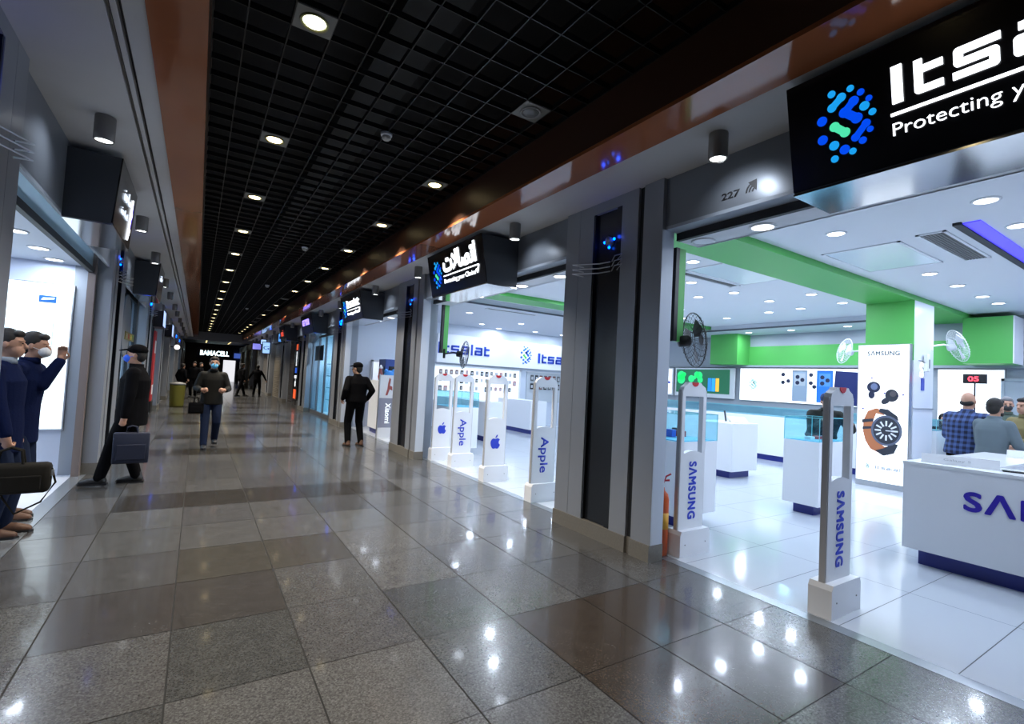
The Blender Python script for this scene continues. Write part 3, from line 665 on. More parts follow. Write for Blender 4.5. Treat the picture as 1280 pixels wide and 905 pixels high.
# Xiaomi gates
XG = mat('lavender grey panel', (.30, .31, .40), .4)
def xgate(x, y, label):
    r = empty('branded_gate', (x, y, 0), 0, label, 'security gate', 'Xiaomi security gates'); w = .46
    mb = MB(); mb.box(0, w, -.02, .02, .25, .98); mb.build('lower_panel', XG, r)
    mb = MB(); mb.box(0, w, -.02, .02, .98, 1.55); mb.build('poster_panel', WHITE, r)
    mb = MB(); mb.box(-.02, 0, -.03, .03, 0, 1.57); mb.box(w, w+.02, -.03, .03, 0, 1.57); mb.build('side_rail', STEEL, r)
    mb = MB(); mb.box(0, w, -.05, .05, .0, .25); mb.build('foot', GW, r)
    mb = MB(); mb.T = frame_mat((.15, -.021, 1.05), (1, 0, 0), (0, 0, 1)); mb.prism([(0, 0), (.05, .0), (.10, .15), (.17, .12), (.16, .22), (.10, .24), (.12, .40), (.08, .44), (.05, .3), (.04, .16)], 0, .002, 'z'); mb.T = Matrix.Identity(4); mb.build('picture', mat('brick red print', (.35, .08, .07), .5), r)
    text('Xiaomi', 'lettering', E_POSTER, r, (w/2-.06, -.021, .86), (0, 0, -1), (1, 0, 0), .13, width=.5, bold=.01, depth=.002)
    return r
xgate(3.80, 11.9, 'grey branded gate reading Xiaomi behind the hooded man, left one')
xgate(3.98, 10.9, 'grey branded gate beside the column, right of the Xiaomi one')
# ------------------------------------------------------------------ fire extinguisher
r = empty('fire_extinguisher', (3.775, 3.135, 0), 0, 'orange red fire extinguisher standing against the column jamb', 'fire extinguisher')
mb = MB(); mb.lathe([(.045, 0), (.062, .01), (.062, .52), (.05, .57), (.022, .60), (.018, .63)], n=24); mb.build('cylinder', mat('orange red enamel', (.62, .10, .02), .3), r, True)
mb = MB(); mb.lathe([(.0627, .25), (.0627, .40)], n=24); mb.build('label_band', mat('yellow label', (.7, .35, .03), .5), r, True)
mb = MB(); mb.tube([(-.0, 0, .63), (.015, 0, .69), (.045, -.04, .70)], .01); mb.tube([(0, 0, .65), (.02, -.02, .735), (.05, -.05, .76)], .008); mb.build('handle', RED, r)
mb = MB(); mb.tube([(0, 0, .64), (.04, .05, .62), (.05, .06, .40), (.05, .055, .2)], .010); mb.build('hose', BLKP, r)
# green jamb boards with black edge + wall fans
def jamb_board(y, label, flip=1):
    r = empty('green_board', (3.92, y, 2.03), 0, label, 'board', 'green jamb boards')
    mb = MB(); mb.box(0, .09, -.03, .03, 0, .92); mb.build('panel', GREEN, r)
    mb = MB(); mb.box(-.05, 0, -.03, .03, 0, .92); mb.build('edge', BLKP, r)
jamb_board(3.19, 'narrow green vertical board on the jamb beside near black fan'); jamb_board(8.62, 'narrow green vertical board on far jamb beside second black fan')
def fan(loc, rx, rz, R, body, wire, label, arm, n=26, blade_m=None, tilt=0):
    """wall fan: origin at wall bracket; cage faces local -Y"""
    r = empty('wall_fan', loc, rz, label, 'wall fan')
    mb = MB(); mb.box(-.04, .04, .0, .04, -.09, .09, .008); mb.build('bracket', body, r)
    h = Vector((0, -arm, 0)); A = Matrix.Translation(h) @ Matrix.Rotation(rx, 4, 'X')
    mb = MB(); mb.tube([(0, .0, 0), (0, -arm*.5, .03), (0, -arm+.06, 0)], .016); mb.build('arm', body, r)
    mb = MB(); mb.T = A; mb.lathe([(.02, .12), (.055, .11), (.06, .02), (.05, -.0)], (0, 0, 0), 18, 'y'); mb.T = Matrix.Identity(4); mb.build('motor', body, r, True)
    mb = MB(); mb.T = A; k = n
    def ring(rad, yy, t=.0035): mb.tube([(rad*math.cos(2*math.pi*i/32), yy, rad*math.sin(2*math.pi*i/32)) for i in range(33)], t, 5)
    ring(R, -.04, .006); ring(R*.62, -.10, .003); ring(R*.62, .02, .003)
    for i in range(k):
        a = 2*math.pi*i/k; c, s_ = math.cos(a), math.sin(a)
        mb.tube([(R*.16*c, -.115, R*.16*s_), (R*.6*c, -.10, R*.6*s_), (R*.92*c, -.07, R*.92*s_), (R*c, -.04, R*s_), (R*.9*c, -.01, R*.9*s_), (R*.5*c, .02, R*.5*s_), (R*.18*c, .02, R*.18*s_)], .002, 4)
    mb.lathe([(R*.18, -.118), (R*.18, -.112)], (0, 0, 0), 16, 'y'); mb.T = Matrix.Identity(4); mb.build('cage', wire, r)
    for i in range(3):
        a0 = 2*math.pi*i/3+.3; mb = MB(); mb.T = A
        pts = [(.04, a0), (R*.5, a0-.35), (R*.86, a0-.25), (R*.88, a0+.35), (R*.5, a0+.55)]
        lo = [(p*math.cos(a), -.03-.02*math.sin((a-a0)*2), p*math.sin(a)) for p, a in pts]; hi = [(x, y-.006, z) for x, y, z in lo]
        mb.rings([lo, hi]); mb.T = Matrix.Identity(4); mb.build('blade', blade_m or body, r)
    return r
FANW = mat('white fan plastic', (.72, .75, .78), .4)
fan((3.89, 3.24, 2.05), math.radians(-8), math.radians(60), .27, BLKP, BLKP, 'black wire wall fan mounted behind the thick column jamb', .22, blade_m=mat('smoky blade', (.10, .10, .11), .3))
fan((3.98, 8.60, 2.02), math.radians(5), math.radians(55), .27, BLKP, BLKP, 'black wire wall fan at far jamb of second opening', .33, blade_m=MATS['smoky blade'])
fan((11.30, 4.20, 2.50), math.radians(-12), math.radians(-130), .25, FANW, FANW, 'white wall fan left of the Samsung lightbox column', .62, n=34)
fan((11.40, 3.42, 2.62), math.radians(-20), math.radians(40), .30, FANW, FANW, 'white wall fan tilted upward on the right of the column', .34, n=34)
r = empty('wall_phone_box', (10.98, 3.40, 2.28), 0, 'small white control box with cable on the white column', 'control box')
mb = MB(); mb.box(-.06, .06, -.06, 0, -.16, .16, .01); mb.build('case', FANW, r); mb = MB(); mb.box(.01, .035, -.065, -.06, -.10, .06); mb.build('slot', BLKP, r); mb = MB(); mb.tube([(-.06, -.02, 0), (-.2, -.02, .02), (-.3, -.01, .02)], .006); mb.build('cable', BLKP, r)
# ------------------------------------------------------------------ Samsung poster lightbox
r = empty('poster_lightbox', (10.42, 3.83, 0), 0, 'tall backlit white poster with earbuds and wristwatch before the column', 'lightbox')
mb = MB(); mb.box(0, .10, -.40, .40, 0, 2.58); mb.build('frame', STEEL, r)
mb = MB(); mb.box(-.012, 0, -.385, .385, .10, 2.565); mb.build('screen', E_POSTER, r)
PT = lambda u, v: frame_mat((-.013, .385-u, v), (0, -1, 0), (0, 0, 1))
PD = mat('dark print', (.03, .035, .05), .5); PG = mat('grey print', (.45, .47, .5), .5)
text('S\u039BMSUNG', 'heading', mat('slate print', (.06, .09, .13), .5), r, (-.013, .24, 2.38), (0, -1, 0), (0, 0, 1), .08, width=.49, fat=.003, spacing=1.12, depth=.003)
text('Galaxy Buds Pro', 'caption', PG, r, (-.013, .22, 2.12), (0, -1, 0), (0, 0, 1), .04, width=.42, depth=.002)
text('Galaxy Watch 3', 'caption', PG, r, (-.013, .24, .58), (0, -1, 0), (0, 0, 1), .045, width=.45, depth=.002)
def disc(u, v, ru, rv, m, name, z=.002, z0=0, rot=0):
    mb = MB(); mb.T = PT(u, v) @ Matrix.Rotation(rot, 4, 'Z'); mb.prism([(ru*math.cos(2*math.pi*i/28), rv*math.sin(2*math.pi*i/28)) for i in range(28)], z0, z, 'z'); mb.T = Matrix.Identity(4); return mb.build(name, m, r)
def pol(pts, m, name, z0=0, z=.002):
    mb = MB(); mb.T = PT(0, 0); mb.prism(pts, z0, z, 'z'); mb.T = Matrix.Identity(4); return mb.build(name, m, r)
NB = mat('navy black print', (.02, .025, .06), .4); TAN = mat('tan leather print', (.50, .17, .07), .6)
disc(.25, 1.80, .105, .10, NB, 'earbud_picture'); disc(.22, 1.66, .05, .07, NB, 'earbud_picture', .0015); disc(.26, 1.81, .055, .06, mat('blue grey print', (.16, .2, .34), .4), 'earbud_shine', .003, .002)
disc(.53, 1.66, .10, .11, PD, 'earbud_picture'); disc(.44, 1.56, .075, .05, PD, 'earbud_picture', .0015, 0, .7); disc(.55, 1.69, .05, .05, mat('graphite print', (.10, .09, .10), .4), 'earbud_shine', .003, .002)
for u, v in ((.22, 1.97), (.42, 1.70), (.62, 1.66), (.09, 1.40), (.70, 1.68)): disc(u, v, .014, .014, DKBLUEL, 'ink_dot')
pol([(.10, .98), (.10, 1.18), (.17, 1.36), (.30, 1.42), (.42, 1.38), (.42, 1.30), (.30, 1.33), (.26, 1.2), (.26, 1.0), (.30, .84), (.44, .74), (.58, .78), (.56, .66), (.40, .60), (.22, .68), (.14, .82)], TAN, 'watch_strap_picture')
pol([(.36, 1.42), (.48, 1.41), (.62, 1.30), (.64, 1.22), (.50, 1.28), (.34, 1.36)], PD, 'watch_strap_picture', 0, .0025)
pol([(.30, .66), (.42, .58), (.58, .64), (.64, .80), (.56, .82), (.44, .72)], PD, 'watch_strap_picture', 0, .0025)
pol([(.08, 1.14), (.26, 1.18), (.26, 1.23), (.08, 1.20)], PD, 'watch_buckle_picture', 0, .003); pol([(.09, 1.02), (.26, 1.05), (.26, 1.09), (.09, 1.07)], PD, 'watch_buckle_picture', 0, .003)
disc(.46, 1.03, .235, .27, mat('steel blue print', (.12, .14, .20), .3), 'watch_case_picture', .004); disc(.46, 1.03, .20, .235, PD, 'watch_dial_picture', .005)
mb = MB()
for i in range(12):
    a = 2*math.pi*i/12; mb.T = PT(.46, 1.03) @ Matrix.Rotation(a, 4, 'Z'); mb.box(.08, .175, -.014, .014, .005, .006)
mb.T = PT(.46, 1.03); mb.box(-.01, .15, -.008, .008, .006, .007); mb.T = Matrix.Identity(4); mb.build('dial_markers', WHITE, r)
globe([mat('teal print', (.2, .4, .42), .5)]*3, r, PT(.18, .36), .26, 'print_dot')
put(wordmark('Itsalat', .40, .06, .011, .002), 'wordmark_print', mat('blue grey letters', (.2, .27, .38), .5), r, PT(.30, .33))
# ------------------------------------------------------------------ counters and cases
def counter_box(name, label, x0, x1, y0, y1, h=.97, inset=.10, base=.13, glassh=0, cat='counter', grp=None):
    r = empty(name, ((x0+x1)/2, (y0+y1)/2, 0), 0, label, cat, grp); a, b = (x1-x0)/2, (y1-y0)/2
    mb = MB(); mb.box(-a+inset, a-inset, -b+inset, b-inset, 0, base); mb.build('base', NAVY, r)
    mb = MB(); mb.box(-a, a, -b, b, base, h, .003); mb.build('body', WHITE, r)
    if glassh:
        mb = MB(); mb.box(-a+.02, a-.02, -b+.02, b-.02, h, h+.012); mb.build('display_deck', mat('aqua deck', (.32, .66, .84), .3) if cat == 'display case' else mat('grey blue deck', (.30, .40, .46), .4), r)
        mb = MB(); t = .006
        for q in ((-a, a, -b, -b+t), (-a, a, b-t, b), (-a, -a+t, -b+t, b-t), (a-t, a, -b+t, b-t)): mb.box(*q, h, h+glassh)
        mb.box(-a, a, -b, b, h+glassh, h+glassh+t); mb.build('glass_cover', GLASSB, r)
        mb = MB(); t = .007
        for sx in (-a, a-t):
            for sy in (-b, b-t): mb.box(sx, sx+t, sy, sy+t, h, h+glassh)
        for sy in (-b, b-t): mb.box(-a, a, sy, sy+t, h+glassh, h+glassh+t)
        for sx in (-a, a-t): mb.box(sx, sx+t, -b, b, h+glassh, h+glassh+t)
        mb.build('glass_edge', mat('aqua glass edge', (.25, .62, .66), .15), r)
    return r
counter_box('display_case', 'white glass-topped display case behind the nearest security gate', 6.85, 7.6, 3.2, 3.66, glassh=.31, cat='display case', grp='glass topped display cases')
counter_box('display_case', 'white glass-topped display case behind the second SAMSUNG gate', 4.6, 5.3, 3.62, 4.5, glassh=.31, cat='display case', grp='glass topped display cases')
counter_box('display_case', 'white glass case left of far jamb behind the Apple gates', 4.35, 5.0, 9.0, 9.8, glassh=.31, cat='display case', grp='glass topped display cases')
counter_box('display_plinth', 'white square plinth with blue base between two glass cases', 8.2, 9.0, 5.3, 6.1, h=1.0, cat='plinth')
counter_box('service_counter', 'long white counter with aqua glass rail before back lightboxes', 11.6, 12.2, 3.4, 10.4, h=1.05, inset=.05, glassh=.2, cat='counter')
counter_box('service_counter', 'white counter seen between second and third Apple gates', 6.2, 6.8, 10.8, 13.9, h=1.0, inset=.05, cat='counter')
counter_box('service_counter', 'white counter seen between third and nearest Apple gates', 8.5, 9.1, 12.1, 14.0, h=1.0, inset=.05, cat='counter')
counter_box('service_counter', 'white back counter where customers and staff meet on right', 10.0, 10.6, -2.0, 2.7, h=1.0, inset=.05, cat='counter')
counter_box('service_counter', 'white desk with glass beside the seated woman', 11.6, 12.2, 2.1, 3.2, h=1.05, inset=.05, glassh=.2, cat='counter')
# Samsung island counter (ring)
r = empty('island_counter', (5.9, 1.98, 0), 0, 'large white island counter with deep blue SAMSUNG lettering on front', 'counter')
def ring(z0, z1, ins, tw, name, m):
    mb = MB(); L, D = 3.6, 2.5
    mb.box(ins, tw, -L+ins, -ins, z0, z1); mb.box(D-tw, D-ins, -L+ins, -ins, z0, z1); mb.box(tw, D-tw, -tw, -ins, z0, z1); mb.box(tw, D-tw, -L+ins, -L+tw, z0, z1); return mb.build(name, m, r)
ring(0, .15, .10, .5, 'base', NAVY); ring(.15, .955, .0, .55, 'body', WHITE); ring(.955, .98, -.006, .56, 'top', mat('counter top', (.84, .86, .88), .15))
text('S\u039BMSUNG', 'lettering', DKBLUEL, r, (-.002, -.46, .615), (0, -1, 0), (0, 0, 1), .165, width=1.38, fat=.008, spacing=1.1, depth=.006)
# things on the island
def placard(x, y, w, label, rz, txt):
    r = empty('placard', (x, y, .981), rz, label, 'placard')
    mb = MB(); mb.prism([(-.03, 0), (.03, 0), (.004, .085), (-.004, .085)], -w/2, w/2, 'x'); mb.build('card', WHITE, r)
    text(txt, 'print', PG, r, (-w*.2, -.0275, .035), (1, 0, 0), (0, .3, 1), .02, width=w*.35, depth=.001)
placard(6.12, 1.62, .55, 'long white product placard on near left of the island counter', math.radians(-78), 'Galaxy S')
placard(8.05, 1.45, .5, 'white product placard standing at the far side of island counter', math.radians(-75), 'Galaxy A')
placard(8.1, .95, .2, 'small white placard at right on far side of island counter', math.radians(-80), 'A')
def phone(x, y, z, rz, label, tiltx=0, col=None):
    r = empty('smartphone', (x, y, z), rz, label, 'phone')
    A = Matrix.Rotation(tiltx, 4, 'X')
    mb = MB(); mb.T = A; mb.box(-.038, .038, -.08, .08, 0.002, .011, .002); mb.T = Matrix.Identity(4); mb.build('case', col or BLKP, r)
    mb = MB(); mb.T = A; mb.box(-.034, .034, -.075, .075, .0112, .012); mb.T = Matrix.Identity(4); mb.build('screen', SIGNB, r)
phone(6.15, 1.25, .98, .3, 'dark phone lying flat near front edge of island counter')
phone(6.3, .9, .98, 1.2, 'phone lying beside white cables on island counter', col=WHITE)
phone(8.2, .80, .98, .3, 'dark phone at the far side of island beside small placard')
mb = MB(); mb.tube([(6.05, 1.12, .985), (6.0, 1.0, .986), (6.06, .85, .985), (6.0, .7, .986), (6.1, .55, .985), (6.05, .4, .986)], .004); tag(mb.build('charging_cable', mat('white cable', (.5, .5, .5), .5)), 'thin cable winding along top of island counter', 'cable')
# plinth devices
r = empty('phone_stand', (8.45, 5.6, 1.0), math.radians(20), 'dark phone standing upright on the white square plinth', 'phone stand')
mb = MB(); mb.box(-.04, .04, -.03, .03, 0, .02); mb.build('foot', WHITE, r); mb = MB(); mb.T = Matrix.Rotation(-.15, 4, 'X'); mb.box(-.045, .045, -.006, .006, .02, .22, .003); mb.T = Matrix.Identity(4); mb.build('phone', BLKP, r)
r = empty('tablet_stand', (8.72, 5.55, 1.002), math.radians(-30), 'white slanted tablet on stand at right of the plinth top', 'tablet')
mb = MB(); mb.T = Matrix.Rotation(.5, 4, 'X'); mb.box(-.17, .17, -.10, .10, .05, .065, .004); mb.T = Matrix.Identity(4); mb.build('tablet', FANW, r); mb = MB(); mb.box(-.1, .1, 0, .10, 0, .05); mb.build('foot', GREYP, r)
# items in cases: small phone boxes
rb = random.Random(5)
boxcols = [('black box', (.02, .02, .025)), ('blue box', (.03, .10, .55)), ('white box', (.75, .78, .8)), ('red box', (.5, .05, .05)), ('grey box', (.25, .26, .28))]
def small_box(x, y, z, sx, sy, sz, i, label, grp, rz=0):
    nm, c = boxcols[i % 5]; mb = MB(); mb.box(-sx/2, sx/2, -sy/2, sy/2, 0, sz, .003); o = mb.build('product_box', mat(nm, c, .4)); o.location = (x, y, z); o.rotation_euler.z = rz; return tag(o, label, 'product box', grp)
for i in range(6):
    small_box(4.72+.095*(i % 6), 4.0+.12*(i % 2), .9835, .07, .12, .05+.02*(i % 3), 1 if i == 2 else i*2, f'{boxcols[(1 if i == 2 else i*2) % 5][0]} inside near glass case, {ORD[i]} from left', 'boxes in near glass case')
for i in range(3):
    small_box(7.05+.2*i, 3.42, .9835, .12, .08, .04, i+2, f'{boxcols[(i+2)%5][0]} lying in the case beside the leaning man, {ORD[i]} from left', 'boxes in middle glass case')
# ------------------------------------------------------------------ back lightboxes, screens
def lightbox(x, y0, y1, z0, z1, label, name='wall_lightbox'):
    r = empty(name, (x, (y0+y1)/2, z0), 0, label, 'lightbox'); b = (y1-y0)/2
    mb = MB(); mb.box(0, .06, -b, b, 0, z1-z0); mb.build('frame', STEEL, r)
    mb = MB(); mb.box(-.01, 0, -b+.015, b-.015, .015, z1-z0-.015); mb.build('screen', E_POSTER, r)
    return r
r = lightbox(13.99, 4.4, 8.86, 1.36, 2.34, 'long white backlit panel with blue smartphones on the back wall')
TB = lambda u, v: frame_mat((-.011, 2.23-u, v), (0, -1, 0), (0, 0, 1))
globe([mat('teal dot print', (.1, .5, .42), .5)]*3, r, TB(.45, .50), .85, 'print_dot')
def phone_pic(u, v, h, c, cam_c, nm, k=.75):
    mb = MB(); mb.T = TB(u, v); mb.box(-.20, .20, -h, 0, 0, .004, .0015); mb.T = Matrix.Identity(4); mb.build('phone_picture', mat(nm, c, .3), r)
    mb = MB(); mb.T = TB(u+.0, v-.26); mb.box(-.14, .14, -.16, .18, .004, .006); mb.T = Matrix.Identity(4); mb.build('camera_block_picture', mat(nm+' block', cam_c, .3), r)
    mb = MB(); mb.T = TB(u, v-.30)
    for a, b in ((-.06, .12), (-.06, -.04), (.07, .04)): mb.lathe([(.055, .006), (.055, .008)], (a, b, 0), 14)
    mb.T = Matrix.Identity(4); mb.build('camera_lens_picture', NB, r)
phone_pic(1.78, .92, .85, (.30, .38, .48), (.45, .5, .55), 'steel blue phone'); phone_pic(2.42, .92, .85, (.03, .2, .75), (.1, .3, .8), 'bright blue phone')
mb = MB(); mb.T = TB(2.9, .90) @ Matrix.Rotation(-.06, 4, 'Z'); mb.box(-.22, .40, -.85, 0, .008, .012); mb.T = Matrix.Identity(4); mb.build('dark_phone_picture', mat('dark blue phone print', (.01, .02, .12), .4), r)
mb = MB()
for u, v in ((1.32, .8), (1.32, .58), (1.47, .62), (2.07, .8), (2.07, .58), (2.16, .48)): mb.T = TB(u, v); mb.lathe([(.055, 0), (.055, .004)], n=12)
mb.T = Matrix.Identity(4); mb.build('lens_icons', NB, r)
r = lightbox(13.99, 3.0, 4.1, 1.2, 2.34, 'white backlit panel above seated woman, right of the column')
r = empty('wall_television', (13.9, 10.1, 1.38), 0, 'wall television showing green scene with blue and yellow phones', 'television')
mb = MB(); mb.box(0, .08, -1.1, 1.1, 0, .95, .005); mb.build('frame', FANW, r)
mb = MB(); mb.box(-.008, 0, -.96, 1.04, .13, .90); mb.build('screen', emi('green screen picture', (.01, .10, .05), 1.0), r)
mb = MB(); rr_ = random.Random(2)
for i in range(9): mb.lathe([(rr_.uniform(.06, .16), 0), (.02, .001)], (-.0095, rr_.uniform(-.2, .9), rr_.uniform(.55, .8)), 14, 'x')
mb.build('green_glow_picture', emi('green glow picture', (.02, .6, .18), 1.0), r)
for i, c in enumerate(((.02, .25, .9), (.03, .35, .9), (.9, .5, .05))):
    mb = MB(); mb.box(-.012, -.009, -.60+.14*(2-i), -.48+.14*(2-i), .20, .62); mb.build('phone_picture', emi('tv phone %d' % i, c, .8), r)
r = empty('wall_television', (13.9, 12.0, 1.38), 0, 'white blue lit panel at left edge behind the near jamb', 'television')
mb = MB(); mb.box(0, .08, -.7, .7, 0, .95); mb.build('frame', FANW, r); mb = MB(); mb.box(-.008, 0, -.66, .66, .05, .9); mb.build('screen', E_POSTER, r); mb = MB(); mb.box(-.012, -.008, -.6, .6, .40, .48); mb.build('blue_line', BLUEL, r)
r = empty('wall_screen', (13.9, 1.35, 1.2), 0, 'bright blue lit screen at far right picture edge', 'screen')
mb = MB(); mb.box(0, .08, -.8, .45, 0, 1.15); mb.build('frame', BLKP, r); mb = MB(); mb.box(-.008, 0, -.77, .42, .03, 1.12); mb.build('panel', emi('blue screen panel', (.02, .18, 1.), 1.), r)
r = empty('queue_display', (11.9, 2.95, 1.962), math.radians(90), 'small red digital queue display reading 05 on a pole', 'number display')
mb = MB(); mb.box(-.16, .16, -.03, .03, -.0, .17, .005); mb.T = Matrix.Identity(4); mb.build('housing', BLKP, r)
text('05', 'digits', emi('red digits', (1., .05, .08), 3.), r, (.09, .031, .04), (-1, 0, 0), (0, 0, 1), .09, width=.15, bold=.02, depth=.003)
mb = MB(); mb.tube([(0, 0, 0), (0, 0, -.70)], .012); mb.build('pole', BLKP, r)
r['note'] = ''
del r['note']
mb = MB(); mb.box(13.95, 14.05, 1.9, 3.0, 0, 2.1); mb.box(13.93, 14.04, 1.85, 1.9, 0, 2.15); mb.box(13.93, 14.04, 3.0, 3.05, 0, 2.15); mb.box(13.93, 14.04, 1.85, 3.05, 2.1, 2.15); struct(mb, 'door_2', mat('grey blue door', (.33, .38, .43), .5))
# ------------------------------------------------------------------ fascia board and accessory wall (far shop wall)
r = empty('fascia_board', (9.4, 14.575, 2.05), 0, 'long white fascia board with blue Itsalat wordmark and dotted globe', 'fascia sign')
mb = MB(); mb.box(-3.0, 4.4, -.12, 0, 0, .93, .004); mb.build('board', WHITE, r)
FT = lambda u, v: frame_mat((-3.0+u, -.121, v), (1, 0, 0), (0, 0, 1))
put(wordmark('Itsalat', 1.9, .36, .066, .02), 'wordmark', mat('royal blue raised letters', (.02, .06, .45), .4), r, FT(.02, .30))
globe([mat('blue dot sign', (.02, .12, .5), .4), mat('blue dot sign2', (.04, .2, .6), .4), mat('green dot sign', (.12, .5, .1), .4)], r, FT(3.45, .46), 1.6, 'emblem_dot')
put(wordmark('Itsalat', 1.9, .36, .066, .02), 'wordmark', MATS['royal blue raised letters'], r, FT(3.95, .22))
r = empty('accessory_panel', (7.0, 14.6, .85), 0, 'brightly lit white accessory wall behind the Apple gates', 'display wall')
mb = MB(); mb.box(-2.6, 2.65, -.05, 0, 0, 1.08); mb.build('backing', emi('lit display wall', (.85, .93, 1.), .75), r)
mb = MB(); mb.box(-2.65, -2.6, -.10, 0, 0, 1.13); mb.box(2.65, 2.7, -.10, 0, 0, 1.13); mb.box(-2.65, 2.7, -.10, 0, 1.08, 1.13); mb.build('frame', FANW, r)
r2_ = empty('accessory_panel', (11.0, 14.6, .85), 0, 'darker accessory wall seen through the nearest Apple gate window', 'display wall')
mb = MB(); mb.box(-1.0, 1.6, -.05, 0, 0, 1.08); mb.build('backing', mat('grey slatwall', (.5, .55, .6), .5), r2_); mb = MB(); mb.box(-1.03, 1.63, -.07, 0, 1.08, 1.11); mb.build('frame', FANW, r2_)
def acc_proto():
    r = empty('hanging_pack')
    mb = MB(); mb.box(-.05, .05, -.02, 0, -.16, -.02, .004); mb.build('pack', BLKP, r)
    mb = MB(); mb.tube([(0, .0, 0), (0, -.06, .0)], .004); mb.build('hook', STEEL, r)
    mb = MB(); mb.box(-.03, .03, -.023, -.02, -.13, -.06); mb.build('label', PG, r)
    return r
ac0 = acc_proto(); first = True; packm = [BLKP, mat('brown pack', (.15, .06, .05), .5), mat('dark grey pack', (.10, .11, .12), .5), mat('white pack', (.6, .62, .66), .4), mat('rose pack', (.5, .25, .25), .4)]
packn = ['black', 'brown', 'dark grey', 'white', 'rose']; ra = random.Random(11)
for row, z in enumerate((1.86, 1.60, 1.34)):
    for i in range(16):
        x = 6.6+.19*i
        if ra.random() < .18 and row: continue
        q = ac0 if first else copy_tree(ac0); first = False
        q.location = (x, 14.53, z); s_ = ra.uniform(.75, 1.25); q.scale = (s_, 1, s_)
        ci = 1 if (row == 0 and i < 4) else ra.choice([0, 2, 3, 3, 4])
        tag(q, f'{packn[ci]} accessory pack hanging in {("top","middle","bottom")[row]} row of lit wall, {ORD[i]} place from left', 'accessory', 'accessory packs on the lit wall')
        for c in q.children:
            if c.name.startswith('pack'): c.data = c.data.copy(); c.data.materials[0] = packm[ci]
for row, z in enumerate((1.86, 1.56)):
    for i in range(9):
        q = copy_tree(ac0); q.location = (10.2+.2*i, 14.53, z); q.scale = (1.3, 1, 1.5); ci = ra.choice([0, 0, 2, 1])
        tag(q, f'{packn[ci]} pack on darker wall, {("upper","lower")[row]} row, {ORD[i]} from left', 'accessory', 'packs on the darker wall')
        for c in q.children:
            if c.name.startswith('pack'): c.data = c.data.copy(); c.data.materials[0] = packm[ci]
# bay 2 interior: toy figures on shelf, blue cabinet
r = empty('blue_cabinet', (4.62, 13.9, 0), 0, 'dark blue display cabinet behind the Xiaomi gates', 'cabinet')
mb = MB(); mb.box(-.15, .6, -.3, .3, 0, 2.0, .01); mb.build('body', mat('navy cabinet', (.02, .05, .22), .4), r); mb = MB(); mb.box(-.16, -.15, -.22, .22, 1.3, 1.8); mb.box(-.05, .5, -.31, -.3, 1.2, 1.8); mb.build('window', SIGNB, r)
counter_box('side_counter', 'low white counter holding colourful toys behind the hooded man', 4.0, 4.5, 12.3, 13.4, h=1.40, inset=.05, cat='counter')
r = empty('toy_figure', (4.30, 12.7, 1.416), 0, 'small bright blue toy figure on the counter behind Xiaomi gate', 'toy')
mb = MB(); mb.ell((0, 0, .14), (.15, .1, .12)); mb.ell((.12, 0, .22), (.08, .07, .08)); mb.ell((-.1, 0, .24), (.05, .05, .06)); mb.cone((-.06, 0, .1), (-.1, 0, .02), .04, .03); mb.cone((.08, 0, .1), (.1, 0, .02), .04, .03); mb.build('body', mat('bright blue toy', (.05, .3, .8), .4), r, True); mb = MB(); mb.ell((-.05, 0, .04), (.12, .08, .035)); mb.build('base', GREEN, r, True)
r = empty('toy_bottle', (4.12, 12.9, 1.416), 0, 'small red white figurine left of the blue toy', 'toy')
mb = MB(); mb.lathe([(.05, 0), (.07, .08), (.05, .2), (.03, .26), (.04, .3), (.01, .36)], n=14); mb.build('body', mat('dull red toy', (.4, .12, .12), .5), r, True); mb = MB(); mb.lathe([(.045, .30), (.05, .33), (.01, .40)], n=14); mb.build('cap', WHITE, r, True)
# ------------------------------------------------------------------ left shop (bay 1)
mb = MB(); mb.box(-4.3, -1.26, 8.70, 8.8, 0, 3.5); struct(mb, 'wall_left_shop_far', mat('left shop wall', (.60, .66, .78), .5))
mb = MB(); mb.box(-4.3, -4.2, 3.2, 8.7, 0, 3.5); struct(mb, 'wall_left_shop_back', MATS['left shop wall'])
mb = MB(); mb.box(-4.3, -1.22, 3.2, 3.3, 0, 3.5); struct(mb, 'wall_left_shop_near', MATS['left shop wall'])
mb = MB(); mb.box(-4.3, -1.30, 3.2, 8.8, 2.80, 2.86); struct(mb, 'ceiling_left_shop', MATS['left shop wall'])
r = empty('left_poster', (-2.1, 8.70, .60), 0, 'large bright white backlit poster with small blue logo in left shop', 'lightbox')
mb = MB(); mb.box(-1.3, .66, -.05, 0, 0, 1.92); mb.build('frame', STEEL, r)
mb = MB(); mb.box(-1.29, .645, -.06, -.05, .015, 1.905); mb.build('screen', emi('cyan white film', (.86, .97, 1.), 1.15), r)
mb = MB(); mb.T = frame_mat((.32, -.061, 1.66), (1, 0, 0), (0, 0, 1)); mb.box(0, .17, 0, .09, 0, .003, .001); mb.T = Matrix.Identity(4); mb.build('logo', mat('logo blue', (.02, .15, .45), .4), r)
mb = MB(); mb.T = frame_mat((.34, -.065, 1.68), (1, 0, 0), (0, 0, 1)); mb.prism([(0, .01), (.13, .03), (.13, .05), (.02, .04)], 0, .001, 'z'); mb.T = Matrix.Identity(4); mb.build('logo_swoosh', E_POSTER, r)
text('Telefon', 'caption', PG, r, (.10, -.061, 1.70), (1, 0, 0), (0, 0, 1), .035, width=.16, depth=.002)
mb = MB(); mb.T = frame_mat((0, -.061, 0), (1, 0, 0), (0, 0, 1))
mb.tube([(.2, 1.47, .001), (.44, 1.47, .001), (.48, 1.42, .001), (.48, .85, .001)], .003, 4); mb.T = Matrix.Identity(4); mb.build('phone_outline', PG, r)
